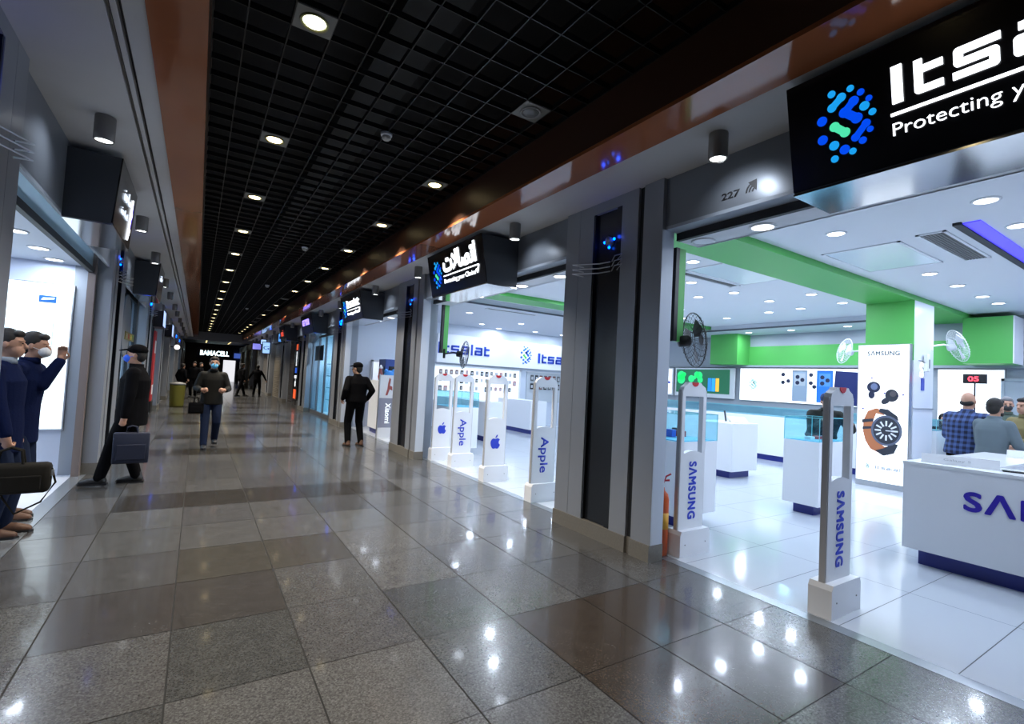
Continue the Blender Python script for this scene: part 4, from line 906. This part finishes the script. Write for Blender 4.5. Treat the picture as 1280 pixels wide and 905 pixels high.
mb = MB(); mb.T = frame_mat((.1, -.061, .45), (1, 0, 0), (0, 0, 1)); mb.prism([(-.3, 0), (.2, .0), (.28, .3), (.22, .45), (-.3, .45)], 0, .002, 'z'); mb.T = Matrix.Identity(4); mb.build('cyan_picture', emi('cyan print', (.25, .85, 1.), .9), r)
ll0 = None
for i, (x, y) in enumerate([(-1.62, 5.4), (-1.62, 6.8), (-1.62, 7.67), (-1.62, 8.4), (-2.6, 5.4), (-2.6, 6.8), (-2.6, 8.2), (-3.5, 6.0)]):
    q = copy_tree(dl0)
    for c in list(q.children):
        if c.type == 'LIGHT': bpy.data.objects.remove(c)
    q.location = (x, y, 2.80); tag(q, f'round downlight in the left shop ceiling, {ORD[i % 4]} along {"front" if i < 4 else "rear"} row', 'downlight', 'left shop downlights'); lamp('AREA', q, (0, 0, -.02), W_LEFT, C_SHOP, .16)
# glass rail and transom of left opening
def left_front(k, label):
    y0 = BAY0+PER*k+CW; y1 = BAY0+PER*(k+1)
    mb = MB(); mb.box(-1.29, -1.24, y0, y1, 2.70, 2.77); mb.box(-1.29, -1.24, y1-.06, y1, 0, 2.97); o = struct(mb, 'window_1', SLOT)
    mb = MB(); mb.box(-1.27, -1.26, y0, y1, 2.77, 3.3); mb.build('transom_glass', mat('frosted transom', (.72, .90, .97), .35, trans=.85), o)
    mb = MB(); mb.box(-1.9, -1.28, y0, y1, 2.87, 2.88); mb.box(-1.9, -1.89, y0, y1, 2.87, 3.45); mb.box(-1.9, -1.28, y0, y1, 3.44, 3.45); mb.build('cove', WHITEW, o)  # unseen white box added behind the transom so that it looks lit
    for yy in (y0+.7, y0+1.7, y0+2.7, y0+3.7): lamp('AREA', o, (-1.6, yy, 3.40), 10, C_SHOP, .3)  # lamps added inside the box to brighten the transom
    mb = MB(); mb.box(-1.30, -1.22, y1-.16, y1-.06, 0, 2.97); mb.build('jamb_strip', mat('brown grey jamb', (.16, .13, .12), .5), o)
left_front(0, '')
# ------------------------------------------------------------------ left bay 2: glazed door with arched frame, white light inside
y0, y1 = BAY0+PER*2+CW, BAY0+PER*3
def lit_shop(side, k, n, col, st, m_frame, arch=False, depth=2.2, z=3.0):
    y0 = BAY0+PER*k+CW; y1 = BAY0+PER*(k+1); X = lambda x: mx(x, side)
    mb = MB(); mb.box(X(3.72), X(3.72+depth), y0, y1, z, z+.05); mb.box(X(3.72+depth), X(3.77+depth), y0, y1, 0, z); mb.box(X(3.9), X(3.72+depth), y0-.03, y0, 0, z); mb.box(X(3.9), X(3.72+depth), y1, y1+.03, 0, z); mb.box(X(3.81), X(3.72+depth), y0, y1, -.03, 0)
    o = struct(mb, f'window_{n}', mat('small shop interior '+str(col), col, .5))
    mb = MB()
    nb = 4
    for i in range(nb+1): y = y0+(y1-y0)*i/nb; mb.box(X(3.70), X(3.76), y-.035, y+.035, 0, z)
    mb.box(X(3.70), X(3.76), y0, y1, z-.12, z); mb.box(X(3.70), X(3.76), y0, y1, 0, .12)
    mb.build('window_frame', m_frame, o)
    mb = MB(); mb.box(X(3.725), X(3.735), y0, y1, .12, z-.12); mb.build('pane', GLASS, o)
    lamp('AREA', o, ((X(3.72+depth*.5)), (y0+y1)/2, z-.05), st, C_SHOP, .8)
    return o
FR = mat('dark bronze frame', (.05, .055, .06), .35, .5)
o = lit_shop(-1, 1, 2, (.70, .74, .82), 80, FR)
mb = MB(); X0 = -1.265
mb.T = frame_mat((X0, 12.35, 2.25), (0, 1, 0), (0, 0, 1)); mb.lathe([(.62, 0), (.62, .03)], n=30); mb.T = Matrix.Identity(4); mb.build('round_decal', mat('grey decal', (.22, .24, .27), .5), o)
r = empty('notice_strip', (-1.235, 12.9, 1.98), 0, 'yellow, red and green lettered notice strip above the capped man', 'notice')
mb = MB(); mb.box(0, .012, -.75, .75, 0, .16); mb.build('board', mat('olive board', (.20, .19, .05), .5), r)
for i, (c, t) in enumerate((((.5, .45, .3), 'FO'), ((.5, .05, .04), 'R'), ((.7, .6, .1), 'EN'), ((.1, .35, .08), 'T'))): text(t, 'lettering', mat('notice ink %d' % i, c, .5), r, (.013, -.65+.35*i, .03), (0, 1, 0), (0, 0, 1), .10, width=.25, bold=.03, depth=.003)
# left bay 3: red banner and shutter
SHUT = mat('grey roller shutter', (.20, .19, .18), .5, .3)
def shutter(side, k, n, m=SHUT):
    y0 = BAY0+PER*k+CW; y1 = BAY0+PER*(k+1); X = lambda x: mx(x, side); mb = MB(); z = .0
    mb.box(X(3.73), X(3.78), y0, y1, 0, 3.05)
    while z < 3.0: mb.prism([(X(3.73), z), (X(3.712), z+.03), (X(3.73), z+.06)] if side > 0 else [(X(3.73), z), (X(3.712), z+.03), (X(3.73), z+.06)], y0, y1, 'y'); z += .1
    o = struct(mb, f'door_{n}', m)
    mb = MB(); mb.box(X(3.70), X(3.72), (y0+y1)/2-.1, (y0+y1)/2+.1, .5, .56); mb.build('handle', STEEL, o)
lit_shop(-1, 2, 3, (.45, .50, .60), 35, FR)
r = empty('red_banner', (-1.20, 19.2, .35), 0, 'tall narrow red and white banner beside a left column', 'banner')
mb = MB(); mb.box(0, .04, -.35, .35, 0, 2.2); mb.build('panel', mat('banner red', (.45, .03, .03), .5), r); mb = MB(); mb.box(.04, .045, -.25, .25, .2, .5); mb.box(.04, .045, -.25, .25, 1.5, 1.9); mb.build('white_print', WHITE, r); mb = MB(); mb.box(-.02, .06, -.4, .4, -.35, 0); mb.build('foot', BLKP, r)
n = 4
for k in range(3, 9):
    if k in (4, 6): lit_shop(-1, k, n, (.5, .5, .52), 15, FR)
    else: shutter(-1, k, n)
    n += 1
# right bays
SB = mat('beige roller shutter', (.17, .15, .12), .5)
o = lit_shop(1, 2, 12, (.72, .84, .88), 150, mat('grey curved frame', (.16, .17, .19), .4, .4), depth=2.0, z=2.9)
mb = MB()   # arched lintel
pts = [(BAY0+PER*2+CW+4.25*i/16, 2.62+.28*math.sin(math.pi*i/16)) for i in range(17)]
mb.prism(pts+[(BAY0+PER*3, 3.05), (BAY0+PER*2+CW, 3.05)], 3.60, 3.72, 'x'); mb.build('arched_lintel', PANEL2, o)
for j, z in enumerate((.5, .95, 1.4, 1.85)):
    r = empty('glass_shelf', (4.7, 17.8, z), 0, f'lit glass shelf inside curved showcase, {ORD[j]} from the bottom', 'shelf', 'showcase glass shelves'); mb = MB(); mb.box(-.5, .5, -1.9, 1.9, 0, .012); mb.build('pane', GLASSB, r); mb = MB(); mb.box(-.5, -.49, -1.9, 1.9, -.01, .015); mb.build('edge', MATS['aqua glass edge'], r)
    for i in range(9):
        small_box(4.4, 16.1+.4*i, z+.0125, .12, .2, rb.uniform(.12, .26), rb.randint(0, 4), f'small product box on showcase shelf {ORD[j]} from bottom, {ORD[i]} from the camera', 'boxes on the showcase shelves')
r = empty('round_lamp', (4.0, 16.9, 2.0), 0, 'round glowing white disc lamp in the curved showcase', 'lamp')
mb = MB(); mb.lathe([(.24, -.03), (.24, .03)], (0, 0, 0), 24, 'y'); mb.build('disc', emi('disc lamp', (.95, 1, 1), 2.0), r); mb = MB(); mb.tube([(0, 0, .24), (0, 0, .9)], .008); mb.build('cord', BLKP, r)
mb = MB(); mb.box(3.735, 3.745, 18.3, 19.7, 1.95, 2.5); mb.T = Matrix.Identity(4); d = mb.build('window_decal', mat('black decal', (.02, .02, .022), .4)); tag(d, 'black rectangular decal on upper glass of curved showcase', 'decal')
shutter(1, 3, 13, mat('dark doorway shutter', (.05, .045, .045), .6))
r = empty('pillar_banner', (3.62, 22.9, 0.28), 0, 'tall black vertical banner with orange squares, blue logo and apple mark', 'banner')
mb = MB(); mb.box(-.02, .02, -.62, .62, 0, 2.5); mb.build('panel', SIGNB, r)
mb = MB(); mb.box(-.026, -.02, -.3, .3, .05, .45); mb.box(-.026, -.02, -.2, .2, 2.15, 2.4); mb.build('orange_square', emi('orange square', (.9, .12, .03), .7), r)
mb = MB(); mb.box(-.026, -.02, -.22, .22, 1.15, 1.38); mb.build('blue_square', emi('blue square', (.02, .1, .6), .7), r)
text('CAT', 'lettering', E_POSTER, r, (-.021, .25, .92), (0, -1, 0), (0, 0, 1), .13, width=.5, bold=.03)
apple(MB(), 1, Matrix.Identity(4)); mb = apple(MB(), .30, frame_mat((-.021, 0, .60), (0, -1, 0), (0, 0, 1))); mb.build('fruit_mark', E_POSTER, r)
text('SAMSUNG', 'lettering', E_POSTER, r, (-.021, .07, 2.08), (0, 0, -1), (0, -1, 0), .14, width=.62, bold=.03)
mb = MB(); mb.box(-.02, .02, -.62, -.58, -.28, 0); mb.box(-.02, .02, .58, .62, -.28, 0); mb.build('stand', STEEL, r)
n = 14
for k in range(4, 9): shutter(1, k, n, SHUT if k % 2 else SB); n += 1
# back fill walls behind storefronts so nothing is open to the sky
mb = MB(); mb.box(3.78, 6.4, 14.76, 14.8, 0, 3.6); mb.box(6.4, 6.5, 14.76, 60, 0, 4.6); struct(mb, 'wall_right_outer', WHITEW)
mb = MB(); mb.box(-4.5, -4.4, -3.3, 60, 0, 4.6); mb.box(-4.5, -1.2, -3.3, -3.2, 0, 4.6); struct(mb, 'wall_left_outer', GREYW)
mb = MB(); mb.box(-1.3, 3.7, -3.4, -3.2, 0, 4.6); struct(mb, 'wall_behind', PANEL2)
mb = MB(); mb.box(-4.5, 14.3, -3.4, 60, 4.55, 4.6); struct(mb, 'ceiling_outer', BLACK)
# yellow bin
r = empty('yellow_bin', (-.55, 21.6, 0), 0, 'yellow upright bin standing by the left columns far down', 'bin')
mb = MB(); mb.lathe([(.20, 0), (.22, .05), (.24, .75), (.25, .80)], n=20); mb.build('body', mat('yellow bin plastic', (.16, .15, .02), .5), r, True); mb = MB(); mb.lathe([(.26, .80), (.24, .86), (.05, .90)], n=20); mb.build('lid', GREYP, r, True)
#PEOPLE-BEGIN
# ------------------------------------------------------------------ people
def remesh(mb, name, m, parent, vox, sm=4):
    o = mb.build(name, m, parent); 
    md = o.modifiers.new('r', 'REMESH'); md.mode = 'VOXEL'; md.voxel_size = vox; md.use_smooth_shade = True
    s2 = o.modifiers.new('s', 'SMOOTH'); s2.iterations = sm; s2.factor = .5
    dg = bpy.context.evaluated_depsgraph_get(); dg.update()
    me = bpy.data.meshes.new_from_object(o.evaluated_get(dg)); me.name = name
    o.modifiers.clear(); old = o.data; o.data = me; bpy.data.meshes.remove(old)
    if not me.materials: me.materials.append(m)
    for p in me.polygons: p.use_smooth = True
    return o
def ik(a, c, l1, l2, pole):
    a, c, pole = Vector(a), Vector(c), Vector(pole); d = c-a; D = min(d.length, (l1+l2)*.999); u = d.normalized()
    x = (l1*l1-l2*l2+D*D)/(2*D); h = math.sqrt(max(l1*l1-x*x, 0)); p = pole-a; p = p-u*p.dot(u)
    p = p.normalized() if p.length > 1e-4 else Vector((0, 1, 0))
    return a+u*x+p*h, a+u*D
def hand(mb, w, d, nrm, side, curl, k=1.0):
    """w wrist, d direction of fingers, nrm palm normal, side +-1 thumb side along d x nrm"""
    d = Vector(d).normalized(); n = Vector(nrm); n = (n-d*n.dot(d)).normalized(); t = d.cross(n)*side; w = Vector(w)
    P = lambda a, b, c: w+d*a*k+t*b*k+n*c*k
    mb.cone(P(-.02, 0, 0), P(.03, 0, 0), .026*k, .03*k, 10); mb.cone(P(.03, .0, 0), P(.085, 0, .002), .034*k, .037*k, 10, sx=.5, axis=n)
    for i, (b, L) in enumerate(((.030, .072), (.010, .080), (-.010, .074), (-.029, .058))):
        a0 = P(.085, b, 0); c1 = curl*.9; v1 = d*math.cos(c1)+n*math.sin(c1); a1 = a0+v1*L*.5*k
        c2 = curl*2.0; v2 = d*math.cos(c2)+n*math.sin(c2); a2 = a1+v2*L*.5*k
        mb.cone(a0, a1, .0095*k, .0088*k, 8); mb.cone(a1, a2, .0088*k, .0075*k, 8)
    b0 = P(.02, .028, .004); b1 = P(.055, .055, .012+.012*curl); b2 = P(.085, .052-.02*curl, .02+.025*curl)
    mb.cone(b0, b1, .013*k, .011*k, 8); mb.cone(b1, b2, .011*k, .009*k, 8)
EYE = mat('dark eye', (.01, .008, .006), .2)
def person(x, y, head, H, label, top, bottom, shoe, feet=((-.1, .0), (.1, .0)), hands=(None, None), lean=0., side=0., hy=0., hp=0., hem=.50, coatw=1.0,
           mask=None, hair=HAIRM, cap=None, hood=False, bald=False, beard=False, scarf=None, vox=.009, build=1.0, sit=None, curl=(.5, .5), skin=SKIN, hdir=(None, None), group=None, coat_open=None, fz=(0, 0), grp_pole=None):
    r = empty('person', (x, y, 0), -math.radians(head), label, 'person', group); k = H/1.75; B = build*k
    V = Vector
    pel = V((0, 0, .93*k)) if sit is None else V((0, 0, sit))
    dz = 0
    hipL, hipR = pel+V((-.09*B, 0, 0)), pel+V((.09*B, 0, 0))
    th = math.radians(lean); sd = math.radians(side)
    def tor(a, xx=0, yy=0):   # point on torso at height a above pelvis
        return pel+V((xx+a*math.sin(sd), yy*math.cos(th)+a*math.sin(th), a*math.cos(th)*math.cos(sd)-yy*math.sin(th)))
    ches = tor(.33*k); neck = tor(.52*k); shL, shR = tor(.49*k, -.185*B), tor(.49*k, .185*B)
    kn, an = [], []
    for i, (hp_, (fx, fy)) in enumerate(zip((hipL, hipR), feet)):
        t = V((fx, fy, .085*k+fz[i])); q, e = ik(hp_, t, .44*k, .425*k, hp_+V((fx*.5, 3, 0.2))); kn.append(q); an.append(e)
    el_, wr = [], []
    for i, (s, hnd) in enumerate(zip((shL, shR), hands)):
        sg = -1 if i == 0 else 1
        t = V(hnd) if hnd is not None else V((s.x+sg*.06*k, s.y+.03*k, s.z-.53*k))
        pole = s+V((sg*.35, -.8, -.5)); q, e = ik(s, t, .30*k, .265*k, pole); el_.append(q); wr.append(e)
    hr = Matrix.Rotation(-math.radians(hy), 3, 'Z') @ Matrix.Rotation(math.radians(hp), 3, 'X')
    hc = neck+V((0, .02*k, 0))+hr @ V((0, .015*k, .155*k))
    HP = lambda a, b, c: hc+hr @ V((a*k, b*k, c*k))
    # --- body, one continuous surface
    mb = MB()
    mb.cone(pel, ches, .10*B, .095*B, sx=1.2); mb.cone(ches, tor(.42*k), .095*B, .07*B, sx=1.35)
    mb.cone(shL-V((0, 0, .04)), shR-V((0, 0, .04)), .045*B, .045*B); mb.cone(neck-V((0, 0, .04)), HP(0, -.01, -.06), .058*k, .052*k)
    mb.ell(HP(0, -.012, .02), (.075*k, .095*k, .105*k), hr); mb.ell(HP(0, .03, -.045), (.058*k, .062*k, .068*k), hr)
    mb.cone(HP(0, .088, .01), HP(0, .102, -.018), .010*k, .016*k, 8); mb.ell(HP(0, .082, -.052), (.024*k, .014*k, .009*k), hr, 8, 6)
    mb.ell(HP(0, .068, .035), (.052*k, .02*k, .012*k), hr, 10, 6)
    for s in (-1, 1): mb.ell(HP(s*.077, -.01, -.005), (.010*k, .02*k, .03*k), hr, 8, 6)
    for i in (0, 1):
        mb.cone((shL, shR)[i]-V((0, 0, .035*B)), el_[i], .045*B, .038*B); mb.cone(el_[i], wr[i], .036*B, .026*k)
        mb.cone((hipL, hipR)[i], kn[i], .085*B, .058*B); mb.cone(kn[i], an[i], .056*B, .04*B); mb.cone(an[i]-V((0, 0, .02)), an[i]+V((0, .11*k, -.045*k)), .038*k, .03*k)
        d = (wr[i]-el_[i]).normalized() if hdir[i] is None else V(hdir[i])
        if hands[i] is None or hands[i] != 'p': hand(mb, wr[i], d, V(((1, -1)[i], .25, .05)) if abs(d.x) < .8 else V((0, 0, 1)), (-1, 1)[i]*-1, curl[i], k)
    remesh(mb, 'body', skin, r, min(vox, .0065) if vox < .012 else vox, 2)
    for s in (-1, 1):
        mb = MB(); mb.ell(HP(s*.030, .085, .012), (.011*k, .006*k, .006*k), hr, 8, 6); mb.build('eye', EYE, r, True)
    # --- trousers
    mb = MB(); mb.cone(pel+V((0, 0, -.03)), pel+V((0, 0, .06*k)), .115*B, .11*B, sx=1.2)
    for i in (0, 1):
        mb.cone((hipL, hipR)[i], kn[i], .098*B, .074*B); mb.cone(kn[i], an[i]+V((0, 0, .0)), .073*B, .060*k)
    remesh(mb, 'trousers', bottom, r, vox, 3)
    # --- shoes
    for i in (0, 1):
        mb = MB(); a = an[i]; z0 = a.z-.085*k+.03*k
        f = V((.0, 1, 0)); mb.cone(V((a.x, a.y-.03*k, z0+.02*k)), V((a.x, a.y+.10*k, z0+.012*k)), .048*k, .040*k); mb.cone(V((a.x, a.y+.10*k, z0+.008)), V((a.x, a.y+.17*k, z0+.0)), .042*k, .030*k, sx=1.1); mb.cone(a+V((0, -.01, .03)), a+V((0, -.02, -.03)), .048*k, .05*k)
        o = remesh(mb, 'shoe', shoe, r, .008, 2)
        mb = MB(); zb = a.z-.085*k; mb.prism([(a.x+p*k, a.y+q*k) for p, q in ((-.035, -.085), (.035, -.085), (.045, .0), (.05, .10), (.035, .19), (0, .21), (-.035, .19), (-.05, .10), (-.045, 0))], zb, zb+.022*k, 'z'); mb.build('sole', BLKP, r)
    # --- jacket
    cw = coatw
    lowz = H*(1-hem) if sit is None else pel.z-.05
    rows = [(V((0, 0, lowz)), .185*B*cw, .135*B*cw), (V((0, 0, lowz+.02*k)), .190*B*cw, .14*B*cw), (tor(-.02*k) if lowz < pel.z-.08*k else tor(.03*k), .182*B*cw, .140*B*cw), (tor(.14*k), .170*B*cw, .130*B*cw), (tor(.26*k), .185*B*cw, .132*B*cw), (tor(.37*k), .200*B*cw, .132*B*cw), (tor(.43*k), .195*B, .118*B), (tor(.475*k), .165*B, .098*B), (tor(.51*k), .115*B, .078*B), (tor(.545*k), .072*k, .064*k)]
    if sit is not None: rows = rows[3:]
    rr = []
    for c_, hx, hy_ in rows:
        tl = th if c_.z > pel.z else 0
        rr.append([tuple(c_+V((hx*math.cos(q), hy_*math.sin(q)*math.cos(tl), -hy_*math.sin(q)*math.sin(tl)))) for q in [2*math.pi*i/24 for i in range(24)]])
    mb.bm.free() if False else None
    mb = MB(); mb.rings(rr)
    for i in (0, 1):
        s_ = (shL, shR)[i]; sg = (-1, 1)[i]; s_ = s_+V((-sg*.012*B, 0, -.035*B))
        mb.cone(s_, el_[i], .070*B, .060*B); e = el_[i]+(wr[i]-el_[i])*.97; mb.cone(el_[i], e, .060*B, .045*k)
        mb.cone(tor(.44*k, sg*.10*B), s_, .080*B, .068*B)
    remesh(mb, 'jacket', top, r, vox, 7)
    mb = MB(); mb.lathe([(.070*k, 0), (.078*k, .0), (.074*k, .055*k), (.066*k, .055*k)], (0, 0, 0), 20); mb.bm.transform(Matrix.Translation(neck+V((0, .008*k, -.005)))); mb.build('collar', scarf or top, r, True)
    if coat_open:
        mb = MB(); mb.cone(tor(.12*k, 0, .155*B*cw), tor(.40*k, 0, .13*B*cw), .035*k, .05*k, sx=.5, axis=(0, 1, 0)); mb.build('shirt_front', coat_open, r, True)
    # --- hair, cap, hood, mask, beard
    if not bald:
        mb = MB(); mb.ell(HP(0, -.026, .045), (.083*k, .095*k, .098*k), hr); mb.ell(HP(0, -.055, -.0), (.076*k, .062*k, .085*k), hr)
        mb.ell(HP(0, .045, .092), (.060*k, .040*k, .034*k), hr)
        remesh(mb, 'hair', hair, r, .007, 2)
    else:
        mb = MB(); mb.ell(HP(0, -.05, -.02), (.078*k, .055*k, .045*k), hr); mb.build('hair', hair, r, True)
    if cap:
        mb = MB(); mb.ell(HP(0, -.02, .065), (.092*k, .108*k, .078*k), hr); remesh(mb, 'cap', cap, r, .007, 2)
        mb = MB(); mb.ell(HP(0, .105, .060), (.062*k, .070*k, .010*k), hr @ Matrix.Rotation(-.25, 3, 'X')); mb.build('cap_brim', cap, r, True)
    if hood:
        mb = MB(); mb.ell(HP(0, -.045, .03), (.100*k, .105*k, .118*k), hr); mb.cone(HP(0, -.06, -.05), neck+V((0, -.03*k, -.01)), .085*k, .09*k); remesh(mb, 'hood', top, r, .008, 3)
    if mask:
        mb = MB(); mb.ell(HP(0, .058, -.045), (.060*k, .062*k, .052*k), hr, 16, 10); remesh(mb, 'face_mask', mask, r, .006, 1)
        for s in (-1, 1):
            mb = MB(); mb.tube([HP(s*.055, .06, -.03), HP(s*.078, .0, -.01)], .0025, 5); mb.build('mask_loop', mask, r)
    if beard:
        mb = MB(); mb.ell(HP(0, .035, -.078), (.062*k, .058*k, .048*k), hr); remesh(mb, 'beard', hair, r, .007, 2)
    return r
CLK = mat('black cloth', (.004, .004, .005), .9, spec=.06); CLN = mat('navy wool', (.004, .008, .036), .9, spec=.08, bump=.3, nscale=60); JEAN = mat('blue jeans', (.008, .014, .036), .9, spec=.15)
OLIVE = mat('dark olive nylon', (.007, .007, .006), .7, spec=.2); BRSH = mat('brown leather', (.10, .05, .03), .5); SOLE = mat('dark shoe', (.012, .012, .013), .5)
MBL = mat('surgical blue', (.10, .42, .72), .7); MBD = mat('royal blue mask', (.02, .12, .75), .7); MWH = mat('white mask', (.6, .62, .65), .7)
# walking man towards the camera
W = person(.27, 10.95, 178, 1.74, 'person in dark olive jacket and jeans walking to the camera, blue face mask', OLIVE, JEAN, SOLE, feet=((-.10, -.16), (.09, .18)), hands=((-.20, .30, 1.10), (.20, .30, 1.10)), lean=3, hem=.53, coatw=1.04, mask=MBL, vox=.008, curl=(1.0, 1.0), hdir=((.7, .6, .1), (-.7, .6, .1)), build=1.0, fz=(.06, 0))
# hooded man on the right
person(2.90, 10.62, -8, 1.80, 'person in black coat and cap seen from behind, hands in pockets, by the third opening', CLK, CLK, BRSH, feet=((-.12, .02), (.15, -.02)), hands=((-.27, .06, 1.0), (.27, .06, 1.0)), hy=-35, hem=.48, coatw=1.12, cap=CLK, vox=.008, build=1.06)
# capped man leaning on the left column with a briefcase
person(-.66, 7.86, -84, 1.78, 'person in black coat, flat cap and bright blue mask, leaning in profile on the left', CLK, CLK, SOLE, feet=((-.09, .26), (.10, -.08)), hands=((-.23, .03, .85), (.24, .10, .82)), lean=-2, hp=2, hem=.58, coatw=1.12, cap=CLK, mask=MBD, vox=.007, build=1.05, curl=(1.1, .6), hdir=((0, .1, -1), None))
# two men at the left shop
person(-1.41, 6.48, 100, 1.80, 'person in navy coat with white mask raising one hand before the bright poster', CLN, JEAN, BRSH, lean=5, feet=((-.08, -.06), (.08, .0)), hands=((-.04, .27, 1.52), (.24, .03, .90)), hem=.60, coatw=1.05, mask=MWH, vox=.007, curl=(.5, .8), hdir=((.0, .1, 1), (0, 0, -1)), hp=-4)
person(-1.40, 5.90, 96, 1.79, 'person in navy coat half hidden by the near left column, carrying the dark bag', CLN, JEAN, BRSH, feet=((-.10, .05), (.10, .02)), hands=((-.22, .05, .88), (.27, .16, .85)), hem=.60, coatw=1.12, vox=.007, curl=(.8, 1.2), hdir=(None, (.0, .15, -1)), scarf=mat('grey scarf', (.2, .24, .3), .8))
# far walkers
person(1.99, 29.5, 60, 1.78, 'person in open dark suit walking far away, left of the two distant ones', CLK, CLK, SOLE, feet=((-.1, .30), (.1, -.28)), hem=.50, vox=.02, coat_open=WHITE)
person(2.78, 29.9, 20, 1.74, 'person all in black standing far away beside a right column, arms out', CLK, CLK, SOLE, feet=((-.15, 0), (.15, 0)), hands=((-.45, .1, .95), (.42, .1, .9)), hem=.50, vox=.02)
for i, (x_, y_, h_, hd) in enumerate(((-.55, 26.5, 1.6, 40), (-.1, 28.0, 1.72, 200), (.15, 31.0, 1.7, 120), (.62, 25.5, 1.66, 180))):
    person(x_, y_, hd, h_, ('short dark person at far left behind the yellow bin', 'person in black in the distant crowd, next right of the bin', 'person in dark clothes farthest back in the distant left crowd', 'person mostly hidden behind the walking man with the blue mask')[i], CLK, CLK, SOLE, vox=.022)
# people inside the phone shop
person(9.0, 2.33, 100, 1.76, 'bald person in blue plaid shirt standing at the back counter', plaid(), CLK, SOLE, bald=True, hair=HAIRM, hem=.50, coatw=1.1, vox=.010, build=1.12, hands=((-.15, .32, 1.05), (.15, .32, 1.05)), lean=6)
person(8.6, 1.97, 112, 1.68, 'bearded person in grey sweater in profile beside the plaid shirt', mat('grey sweater', (.10, .13, .15), .9), CLK, SOLE, beard=True, hem=.48, vox=.010, hands=((-.12, .34, 1.04), (.20, .32, 1.0)), lean=5)
person(9.75, 1.86, 298, 1.72, 'person in khaki hooded jacket facing left at right picture edge', mat('khaki cotton', (.17, .14, .06), .9), CLK, SOLE, hem=.48, vox=.010, hands=((-.16, .26, 1.1), (.20, .26, 1.08)), lean=2, coatw=1.1, build=1.05)
person(10.95, 2.33, 250, 1.74, 'masked staff member in camouflage green shirt behind the back counter', mat('camouflage cloth', (.07, .10, .08), .9, noise=.8, nscale=12), CLK, SOLE, mask=mat('black mask', (.02, .02, .022), .7), hem=.48, vox=.010, hair=mat('grey hair', (.18, .18, .19), .8), hands=((-.15, .34, 1.1), (.15, .34, 1.1)))
person(12.7, 3.6, 250, 1.62, 'person in dark headscarf seated low behind the white desk', CLK, CLK, SOLE, hem=.5, vox=.012, hood=True, sit=.62, feet=((-.1, .35), (.1, .35)), hands=((-.18, .35, 1.0), (.18, .35, 1.0)))
person(8.42, 3.92, 230, 1.70, 'person in dark jacket and cap leaning over the middle glass case', mat('dark green black jacket', (.012, .016, .014), .8), CLK, SOLE, hem=.44, vox=.009, lean=26, cap=mat('navy cap', (.015, .03, .09), .8), hy=10, hp=-20, hands=((-.25, .55, 1.18), (.12, .52, 1.20)), coatw=1.15, build=1.1, feet=((-.1, -.02), (.12, -.15)))
# bags
def bag(name, x, y, z, rz, w, h, d, m, label, strap=True, handle=.13):
    r = empty(name, (x, y, z), math.radians(rz), label, 'bag')
    mb = MB(); mb.box(-w/2, w/2, -d/2, d/2, 0, h, min(d, h)*.22); mb.build('body', m, r, True)
    for s in (-1, 1):
        mb = MB(); mb.tube([(-w*.16, s*d*.25, h-.01), (-w*.13, s*d*.18, h+handle*.8), (0, s*d*.06, h+handle), (w*.13, s*d*.18, h+handle*.8), (w*.16, s*d*.25, h-.01)], .010); mb.build('handle', m, r)
    mb = MB(); mb.box(-w*.40, w*.40, -d/2-.012, -d/2+.01, h*.12, h*.62, .008); mb.build('front_pocket', m, r)
    if strap:
        mb = MB(); mb.tube([(w/2, 0, h*.8), (w/2+.03, 0, h*.3), (w/2-.05, -.03, -.08), (w/2-.2, -.04, -.16), (w/2-.28, -.03, -.02), (w/2-.30, 0, .02)], .008); mb.build('strap', m, r)
        mb = MB(); mb.box(w/2-.01, w/2+.015, -.03, .03, h*.55, h*.75); mb.build('buckle', STEEL, r)
    return r
bag('duffel_bag', -1.22, 5.55, .43, 3, .50, .24, .16, mat('dark brown canvas', (.010, .009, .007), .9, spec=.2), 'dark duffel bag with dangling strap held at the left edge')
bag('tote_bag', -.62, 7.62, .30, 6, .36, .38, .08, mat('navy nylon', (.004, .008, .026), .7), 'navy flat document bag hanging from hand of the capped person', False, .08)
bag('shoulder_bag', .03, 10.72, .66, 0, .24, .2, .09, CLK, 'black shoulder bag at hip of walking person', False, .1)
#PEOPLE-END
_to.hide_render = True
bpy.data.objects.remove(_to)
